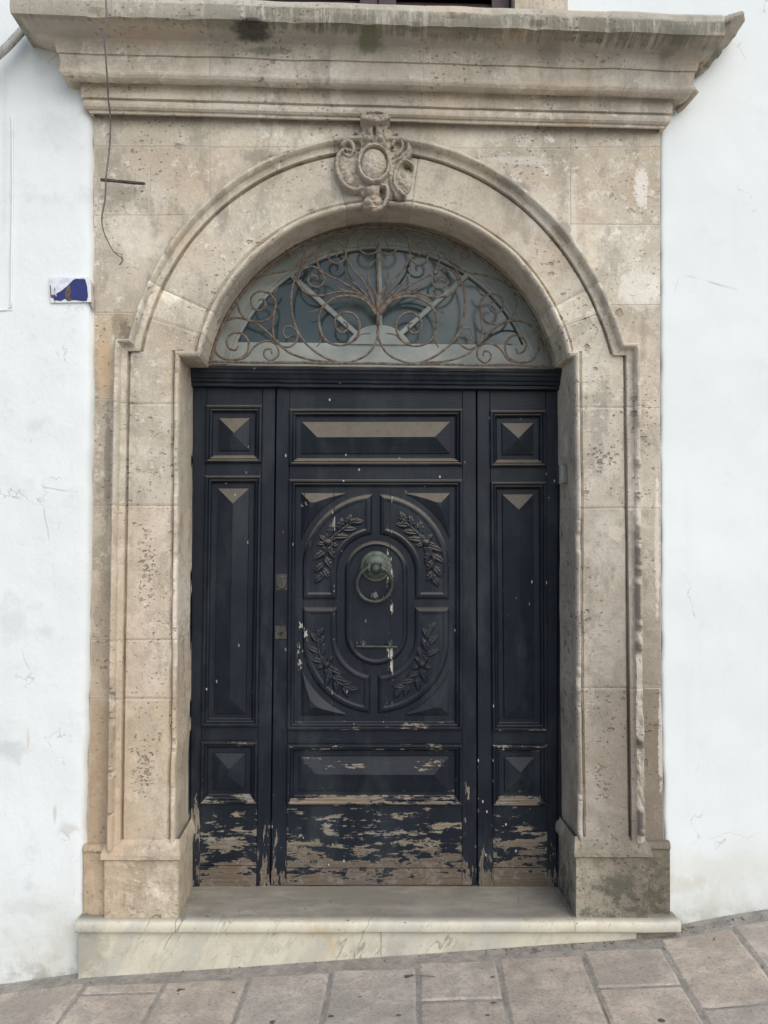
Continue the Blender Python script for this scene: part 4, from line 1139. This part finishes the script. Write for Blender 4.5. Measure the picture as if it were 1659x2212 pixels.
lk = mesh('lock', *slab([(593.5, 1352), (620, 1352), (620, 1381), (593.5, 1381)], DOORY-.004, DOORY+.003), STEEL, door, label='lower square lock plate with round cylinder')
c = P(608.7, 1366, DOORY-.004)
mesh('cylinder', *lathe(c, [(.0145, 0), (.0145, .002), (.0115, .002), (.0113, .0005), (.0095, .0005), (.009, .006), (0, .0065)], n=24), STEEL, lk)
mesh('keyhole', *wbox(c[0]-.006, c[0]+.006, c[1]-.0085, c[1]-.004, c[2]-.0015, c[2]+.0015), BLACK, lk)

# ================================================================== fanlight
FY = .235
fc = P(*AC, 0); AM = AR*3.47/F; fz = float(P(815, 790, FY)[2])
fan = thing('fanlight', 'half round fanlight window with grey frame, spokes and dark glass behind the iron grille', 'window', (fc[0], FY, fz))
Ro, Ri = AM+.03, AM-.078
def rimpt(r, a): return fc[0]+r*math.cos(a), fc[2]+r*math.sin(a)
# frame ring
def arcring(r0, r1, Yf, Yb, zbot, n=64):
    V = []; Fc = []
    an = []
    for r in (r1,):
        s = math.asin(max(-1, min(1, (zbot-fc[2])/r)))
    angs = np.linspace(s, math.pi-s, n)
    for a in angs:
        x1, z1 = rimpt(r1, a); 
        s0 = math.asin(max(-1, min(1, (zbot-fc[2])/r0)))
        a0 = s0+(a-s)*(math.pi-2*s0)/(math.pi-2*s)
        x0, z0 = rimpt(r0, a0)
        V += [(x0, Yf+.002, z0), (x0+(x1-x0)*.06, Yf, z0+(z1-z0)*.06), (x1, Yf, z1), (x1, Yb, z1), (x0, Yb, z0)]
    for i in range(n-1):
        o = i*5
        for k in range(5):
            l = (k+1) % 5; Fc.append([o+k, o+l, o+l+5, o+k+5])
    return V, Fc
mesh('frame', *arcring(Ri, Ro, FY, FY+.05, fz), GREYPAINT, fan)
mesh('frame_bead', *arcring(Ri+.012, Ri+.024, FY-.006, FY+.002, fz), GREYPAINT, fan)
def F3(x, y, Y): return P(406.6+x*.5106, 440.5+y*.5106, Y)
zb1 = float(F3(805, 590, FY)[2])
xw = math.sqrt(Ro**2-(fz+.01-fc[2])**2)
mesh('bottom_rail', *wbox(fc[0]-xw, fc[0]+xw, FY+.003, FY+.048, fz-.01, zb1), GREYPAINT, fan)
hc = F3(806, 640, FY); hr = float(F3(806, 512, FY)[2]-hc[2])*1.0
V = []; n = 30
hx = float(F3(950, 600, FY)[0]-hc[0])
for a in np.linspace(0, math.pi, n):
    x, z = hc[0]+math.cos(a)*hx, max(zb1-.005, hc[2]+math.sin(a)*hr)
    V += [(x, FY-.004, z), (x, FY+.046, z)]
V += [(hc[0], FY-.004, zb1-.005)]
Fc = [[2*i, 2*i+1, 2*i+3, 2*i+2] for i in range(n-1)]+[[2*i+2, len(V)-1, 2*i][::-1] for i in range(n-1)]
mesh('hub', V, Fc, GREYPAINT, fan)
def bar2(a, b, w, Yf, Yb):
    a = np.array(a); b = np.array(b); d = (b-a)/np.linalg.norm(b-a); nrm = np.array([-d[2], 0, d[0]])*w
    V = []
    for p in (a, b):
        for s, y in ((-1, Yf+.003), (-.6, Yf), (.6, Yf), (1, Yf+.003), (1, Yb), (-1, Yb)):
            q = p+nrm*s; V.append((q[0], y, q[2]))
    f = [[k, (k+1) % 6, (k+1) % 6+6, k+6] for k in range(6)]
    return V, f
for a, b in (((811, 520), (806, 150)), ((712, 548), (420, 285)), ((898, 548), (1192, 288))):
    mesh('glazing_bar', *bar2(F3(*a, FY), F3(*b, FY), .0105, FY+.002, FY+.04), GREYPAINT, fan)
# glass: four panes between the bars
GYp = FY+.022
cuts_a = [0.0, math.radians(40), math.radians(90), math.radians(140), math.pi]
cc = np.array([hc[0], hc[2]])
for k in range(4):
    V = [(hc[0], GYp, zb1-.01)]; n = 14
    for a in np.linspace(cuts_a[k], cuts_a[k+1], n):
        # ray from hub to rim circle
        d = np.array([math.cos(a), math.sin(a)]); o = np.array([hc[0], zb1-.01])-np.array([fc[0], fc[2]])
        bq = o.dot(d); t = -bq+math.sqrt(bq*bq-(o.dot(o)-(Ri+.006)**2))
        V.append((hc[0]+d[0]*t, GYp, zb1-.01+d[1]*t))
    m = len(V); V += [(x, y+.004, z) for x, y, z in V]
    f = [[0, i+1, i] for i in range(1, m-1)]+[[m, m+i, m+i+1] for i in range(1, m-1)]+[[i, i+1, m+i+1, m+i] for i in range(1, m-1)]
    mesh('pane', V, f, GLASS, fan)
mesh('dark_room', *wbox(fc[0]-.85, fc[0]+.85, .31, .44, fz-.02, fc[2]+AM+.03), DARKROOM, fan)

# ---- wrought iron grille
GY = .165
gr = thing('iron_grille', 'rusty wrought iron grille of scrolls and leaves in front of the fanlight', 'grille', tuple(F3(803, 665, GY)))
scr = [
 ([(800, 505), (803, 560), (765, 630), (700, 665), (640, 670), (560, 640), (480, 570), (443, 480), (436, 390), (456, 305), (500, 235), (580, 165), (680, 116), (770, 96)], .0048),
 ([(665, 200), (682, 140), (735, 108), (785, 125), (808, 165), (795, 203), (755, 213), (724, 192), (723, 158), (747, 144), (767, 160), (757, 178)], .0044),
 ([(560, 285), (543, 225), (567, 172), (622, 158), (660, 185), (667, 222), (640, 250), (606, 246), (592, 220), (606, 198), (630, 206), (625, 225)], .0044),
 ([(790, 440), (730, 385), (640, 372), (565, 388), (500, 378), (464, 330), (482, 280), (530, 266), (566, 290), (575, 325), (553, 352), (520, 345), (507, 322), (525, 302), (548, 312), (540, 328)], .0046),
 ([(797, 460), (772, 390), (745, 335), (700, 280), (672, 235), (665, 200)], .0046),
 ([(797, 465), (770, 420), (722, 375), (650, 330), (600, 306), (560, 285)], .0046),
 ([(799, 440), (795, 385), (770, 340), (760, 285), (775, 250), (800, 235)], (.0056, .002)),
 ([(760, 395), (720, 350), (680, 318), (666, 280), (667, 250)], (.0055, .002)),
 ([(745, 400), (690, 372), (650, 362), (618, 342)], (.0055, .002)),
 ([(790, 455), (755, 415), (700, 388), (630, 392), (585, 415), (555, 445), (508, 458)], (.0065, .002)),
 ([(795, 470), (750, 412), (670, 390), (600, 410), (558, 460), (556, 530), (592, 585), (655, 598), (708, 568), (726, 515), (704, 470), (660, 458), (625, 482), (622, 520), (648, 545), (672, 532), (672, 508), (657, 500)], .0048),
 ([(553, 500), (563, 545), (560, 580), (545, 605)], (.0055, .002)),
 ([(668, 592), (705, 575), (730, 552), (770, 548)], (.0055, .002)),
 ([(380, 348), (368, 370), (345, 378), (300, 370), (268, 395), (273, 437), (303, 451), (326, 432), (318, 405), (297, 408)], .0044),
 ([(345, 378), (370, 420), (352, 478), (300, 500), (245, 488), (212, 440), (215, 375), (260, 322), (340, 298), (430, 278), (485, 240), (490, 190), (455, 172), (418, 186), (418, 216), (440, 226), (457, 210), (444, 200)], .0048),
 ([(370, 425), (358, 510), (366, 575), (408, 606), (450, 592), (463, 550), (440, 520), (408, 524), (402, 550), (420, 568), (437, 553)], .0044),
 ([(375, 585), (320, 530), (260, 492), (185, 484), (122, 520), (104, 590), (132, 645), (190, 660), (240, 640), (256, 590), (232, 552), (190, 546), (163, 575), (172, 610), (200, 618), (212, 600)], .0048),
 ([(200, 660), (245, 648), (285, 600), (335, 580), (375, 600), (381, 640), (350, 663), (322, 645), (325, 618), (350, 615), (354, 634)], .0044),
 ([(375, 585), (430, 630), (520, 660), (610, 668)], .0048),
 ([(75, 640), (95, 560), (150, 500), (200, 485)], .004),
]
def gpt(x, y, mir):
    if mir:
        xx = 1606-x
        if x < 420: xx -= (420-x)*.055
        yy = y+(803-x)*.018
        return F3(xx, yy, GY)
    return F3(x, y, GY)
for mir in (False, True):
    for pts, r in scr:
        dz_ = rng.uniform(-1, 1)*.002
        cs = catmull([gpt(x+rng.uniform(-2, 2)*mir, y+rng.uniform(-2, 2)*mir, mir) for x, y in pts], .008)
        cs = [c+np.array([0, dz_, 0]) for c in cs]
        n = len(cs)
        rr = [lerp(r[0], r[1], i/(n-1)) for i in range(n)] if isinstance(r, tuple) else [r*(.7 if i > n-3 else 1) for i in range(n)]
        nm = 'iron_leaf' if isinstance(r, tuple) else 'scroll'
        mesh(nm, *tube(cs, rr, 7), RUST, gr, smooth=True)
    for x, y in ((665, 200), (560, 285), (488, 237), (375, 585)):
        mesh('rivet', *lathe(gpt(x, y, mir), [(.010, -.003), (.010, .006), (.006, .010), (0, .011)], n=12), RUST, gr, smooth=True)
V, f = tube([F3(803, 160, GY), F3(803, 300, GY), F3(803, 420, GY), F3(801, 515, GY)], [.004, .004, .007, .008], 8); mesh('stem', V, f, RUST, gr, smooth=True)
ra = [(fc[0]+(AM-.010)*math.cos(a), GY, fc[2]+(AM-.010)*math.sin(a)) for a in np.linspace(math.asin((fz-fc[2])/AM)+.01, math.pi-math.asin((fz-fc[2])/AM)-.01, 80)]
mesh('rim_bar', *tube(ra, .0075, 6), RUST, gr)
ea = F3(72, 668, GY); eb = F3(1540, 684, GY)
mesh('bottom_bar', *tube([lerp(ea, eb, t)+np.array([0, 0, .001*math.sin(t*30)]) for t in np.linspace(0, 1, 40)], .0062, 6), RUST, gr)

# ================================================================== street
gxs = [-60, -6]+list(np.arange(-5.5, 5.6, .25))+[6, 60]
def gzz(x): return float(gz(x)) if abs(x) <= 6 else float(gz(math.copysign(6, x)))+(x-math.copysign(6, x))*.068
V = []; ysg = [-60, -8]+list(np.arange(-6, -.3, .4))+[-.2, .1, .45]
for x in gxs:
    for y in ysg: V.append((x, y, gzz(x)-.007+fbm((x*6, y*6, 4), 3)*.003))
pav = mesh('pavement', V, grid_faces(len(gxs), len(ysg), flip=True), PMORT); pav['kind'] = 'structure'
pav['label'] = 'sloping street of worn stone slabs rising to the right'
phi = .073; cph, sph = math.cos(phi), math.sin(phi)
def ground_at(px, py):
    z = 0.05; 
    for _ in range(12):
        a = (px-CX)/F; b = -(py-CY)/F
        d = a*np.array([eX[0], eY[0], eZ[0]])+b*np.array([eX[1], eY[1], eZ[1]])+np.array([eX[2], eY[2], eZ[2]])
        t = (z-CAM[2])/d[2]; p = CAM+d*t; z = gzz(p[0])
    return p
def uv(p): return p[0]*cph-p[1]*sph, p[0]*sph+p[1]*cph
jx = [uv(ground_at(x, 2212))[0] for x in (-85, 120, 305, 500, 692, 902, 1099, 1317, 1529, 1745)]
while jx[-1] < 5.0: jx.append(jx[-1]+random.uniform(.29, .33))
while jx[0] > -5.0: jx.insert(0, jx[0]-random.uniform(.29, .33))
known = {}
for x, y, k in ((250, 2143, 0), (1000, 2157, 0), (1370, 2129, 0), (1600, 2170, 0)):
    u_, v_ = uv(ground_at(x, y)); known[round(u_, 3)] = (u_, v_)
nst = 0
for i in range(len(jx)-1):
    u0, u1 = jx[i], jx[i+1]; um = (u0+u1)/2
    vstart = (um*sph+(-.075)*1.0)  # near the riser line
    # y = (v - u*sph... ) solve v for y = ystart
    xm = um
    inst = SXL-.05 < xm < SXR+.02
    y_start = (-.118 if inst else -.06)-random.uniform(.0, .02)
    v1 = um*math.tan(phi)*1.0+y_start
    v = v1; kn_ = [vv for (uu, vv) in known.values() if u0 < uu < u1]
    first = True
    while v > -3.6:
        if first and kn_: vn = kn_[0]
        elif first: vn = v-random.uniform(.55, .75)
        else: vn = v-random.uniform(.38, .62)
        first = False
        g = .0045
        cor = [(u0+g, v-g), (u1-g, v-g), (u1-g, vn+g), (u0+g, vn+g)]
        V = []; CH = []; nsu, nsv = 5, 6
        for b_ in range(nsv):
            for a_ in range(nsu):
                ta = [0, .04, .5, .96, 1][a_]; tb = [0, .03, .33, .67, .97, 1][b_]
                uu = lerp(u0+g, u1-g, ta); vv = lerp(v-g, vn+g, tb)
                x = uu*cph+vv*sph; y = -uu*sph+vv*cph
                if first is False and b_ <= 1 and abs(v-v1) < 1e-9: y = min(y, y_start)
                edge = a_ in (0, nsu-1) or b_ in (0, nsv-1)
                x += fbm((x*5, y*5, 1), 2)*.006; y += fbm((x*5, y*5, 9), 2)*.006
                V.append((x, y, gzz(x)+fbm((x*3, y*3, 2), 3)*.003-(.0055 if edge else 0)-.002)); CH.append(float(edge))
        base = len(V)
        c_ = random.uniform(.93, 1.07); wm = random.uniform(-.03, .03)
        o = mesh('paving_stone', V, grid_faces(nsv, nsu), PAVE, pav, chip=CH, smooth=False, color=(c_*(1+wm), c_, c_*(1-wm)))
        nst += 1
        v = vn

# ================================================================== small things on the walls
# house number plate
npl = thing('house_number_plate', 'broken blue and white enamel house number plate on the left wall beside the portal', 'sign', tuple(P(149, 652, -.005)))
def enamel():
    M = NT('chipped_enamel', .3, .5)
    return M
M = NT('white_enamel', .35, .5)
WENAM = M.out(M.mix(M.rng(M.noise(40, 5, .7), .55, .62), (.72, .74, .76), (.45, .40, .36)))
M = NT('blue_enamel', .25, .5)
sc1 = M.rng(M.noise(1, 5, .6, vec=M.scale(190, 10, 14)), .66, .69)
BENAM = M.out(M.mix(M.math('MULTIPLY', sc1, .6), M.mix(M.noise(30, 4), (.012, .014, .10), (.03, .035, .17)), (.5, .53, .62)))
RUSTP = simple('rusted_plate', (.09, .06, .05), (.16, .12, .10), .9, 0, 60, .6)
LIMEW = simple('brushed_whitewash', (.55, .6, .68), (.78, .81, .84), .8, 0, 45, .4)
plq = [(107, 599), (190, 599), (196, 606), (197, 652), (110, 654), (107, 640)]
def flat(pts, Yf, Yb):
    a = [P(x, y, Yf) for x, y in pts]; n = len(a); b = [(p[0], Yb, p[2]) for p in a]
    return [tuple(p) for p in a]+b, [list(range(n))[::-1], list(range(n, 2*n))]+[[i, (i+1) % n, (i+1) % n+n, i+n] for i in range(n)]
mesh('plate', *flat(plq, -.012, .002), WENAM, npl)
mesh('blue_field', *flat([(116, 648), (116, 636), (132, 628), (145, 617), (156, 606), (163, 602), (184, 603), (188, 618), (190, 640), (187, 650), (176, 650), (160, 648), (146, 650), (140, 645), (132, 650)], -.0135, -.010), BENAM, npl)
mesh('rust_patch', *flat([(142, 646), (140, 630), (146, 618), (151, 616), (153, 628), (151, 640), (156, 648), (148, 650)], -.0142, -.010), RUSTP, npl)
mesh('whitewash_smear', *flat([(110, 603), (152, 600), (158, 604), (146, 617), (132, 628), (117, 637), (111, 636)], -.0148, -.010), LIMEW, npl)
mesh('rust_patch', *flat([(108, 616), (112, 620), (113, 634), (117, 644), (109, 642)], -.0146, -.010), RUSTP, npl)
for q in (((113, 601), (115, 601), (122, 640), (120, 640)), ((121, 601), (123, 601), (118, 636), (116, 634))):
    mesh('scratch', *flat(q, -.0152, -.013), WENAM, npl)
# broken plaster gap next to the plate
pg = thing('plaster_break', 'ragged brown hole in the plaster between the number plate and the portal', 'plaster hole', tuple(P(197, 680, .0)))
V = [P(x, y, -.0035) for x, y in ((191, 612), (197, 609), (201, 616), (199.5, 630), (202, 645), (202, 668), (198, 662), (195, 655), (191, 650), (194, 640), (190, 628))]
mesh('raw_mortar', [tuple(p) for p in V]+[(p[0], .02, p[2]) for p in V], [list(range(11))[::-1]]+[[i, (i+1) % 11, (i+1) % 11+11, i+11] for i in range(11)], MORTAR, pg)

# iron bar stub
rod = mesh('iron_bar', *tube([P(311, 396.5, .02), P(305, 396, -.012), P(285, 394.5, -.02), P(250, 391, -.028), P(222, 388.5, -.034), P(217, 388, -.035)], [.006, .0062, .0064, .006, .0066, .006], 8), DARKIRON)
rod['label'] = 'short dark iron bar stub fixed to the upper left of the portal'; rod['category'] = 'iron bar'
# hanging wire
wp = [(229, -40, -.262), (229, 0, -.262), (230, 40, -.262), (226, 85, -.252), (229, 130, -.235), (232, 175, -.20), (234, 215, -.15), (238, 250, -.10), (238, 300, -.065), (233, 350, -.05), (229, 386, -.046), (227, 430, -.03), (220, 470, -.018), (224, 500, -.008), (236, 527, .0), (247, 545, .006), (262, 556, .008), (266, 562, .006), (258, 572, .006)]
cs = catmull([P(x, y, Y) for x, y, Y in wp], .012)
wr = mesh('hanging_wire', *tube(cs, [.0026+.0006*(i < len(cs)*.8) for i in range(len(cs))], 6), WIREM, smooth=True)
wr['label'] = 'thin grey wire hanging over the cornice past the iron bar'; wr['category'] = 'wire'
w2 = mesh('wire_end', *tube(catmull([P(247, 545, .004), P(258, 548, .0), P(264, 553, .002), P(262, 561, .004)], .006), .0016, 5), WIREM, wr, smooth=True)
# pipe at the upper left
pp = mesh('wall_pipe', *tube(catmull([P(-60, 175, -.10), P(-10, 125, -.085), P(20, 97, -.07), P(48, 66, -.05), P(56, 58, -.03)], .02), [.018]*3+[.017]*40 if False else .0165, 12), PIPEM, smooth=True)
pp['label'] = 'scuffed grey green metal pipe running diagonally under the left end of the cornice'; pp['category'] = 'pipe'
# bell box on the right reveal
bq = P(1222, 1006, .17); bq2 = P(1222, 1046, .17)
bell = thing('door_bell', 'small grey metal bell box on the right reveal beside the door', 'door bell', (float(bq[0]), .17, float(bq2[2])))
xb = float(P(1243, 1000, 0)[0])
mesh('housing', *wbox(xb-.034, xb+.004, .125, .175, bq2[2], bq[2]), BELL, bell)
mesh('face_plate', *wbox(xb-.030, xb-.002, .118, .1252, bq2[2]+.004, bq[2]-.003), BELL, bell)

# ================================================================== litter
gr_ = MB()
for k in range(150):
    x = random.uniform(-1.0, 1.9); 
    if k % 3: x = random.uniform(.5, 1.5)
    y = (-.052 if x < SXR else -.01)-abs(random.gauss(0, .02))
    z = gzz(x)-.006; a = random.uniform(.0015, .0055)
    c = [(x+random.uniform(-a, a), y+random.uniform(-a, a), z+random.uniform(0, a)) for _ in range(4)]
    c = [(x-a, y, z), (x+a*.8, y-a*.5, z), (x, y+a, z), (x+random.uniform(-a, a)*.4, y, z+a*random.uniform(.6, 1.3))]
    gr_.add(c, [[0, 1, 3], [1, 2, 3], [2, 0, 3]])
GRIT = simple('brown_grit', (.07, .05, .038), (.22, .17, .12), .95, 0, 90, .2)
GUM = simple('trodden_gum_grime', (.08, .072, .062), (.13, .118, .10), .85, 0, 80, .3)
go = gr_.build('street_grit', GRIT); go['kind'] = 'stuff'; go['label'] = 'brown crumbs of dirt and leaf litter along the foot of the step'; go['category'] = 'grit'
tw = mesh('twig', *tube(catmull([ground_at(x, y)+np.array([0, 0, .004]) for x, y in ((872, 2109), (895, 2109), (915, 2110), (942, 2113))], .01), .0013, 5), GRIT)
tw['label'] = 'thin dark twig lying on the paving below the step'; tw['category'] = 'twig'
for (x, y, rr) in ((1065, 2110, .006), (1066, 2166, .008), (1054, 2193, .006), (715, 2195, .008), (1308, 2044, .005), (862, 2193, .007)):
    p = ground_at(x, y)
    v, f = lathe((0, 0, 0), [(rr, 0), (rr*.8, .0012), (0, .0015)], n=9)
    v = [(p[0]+a*(1.3+.3*math.sin(a*900)), p[1]+c_*.8, p[2]+.0005-b) for a, b, c_ in v]
    g = mesh('trodden_gum', v, [q[::-1] for q in f], GUM, pav)
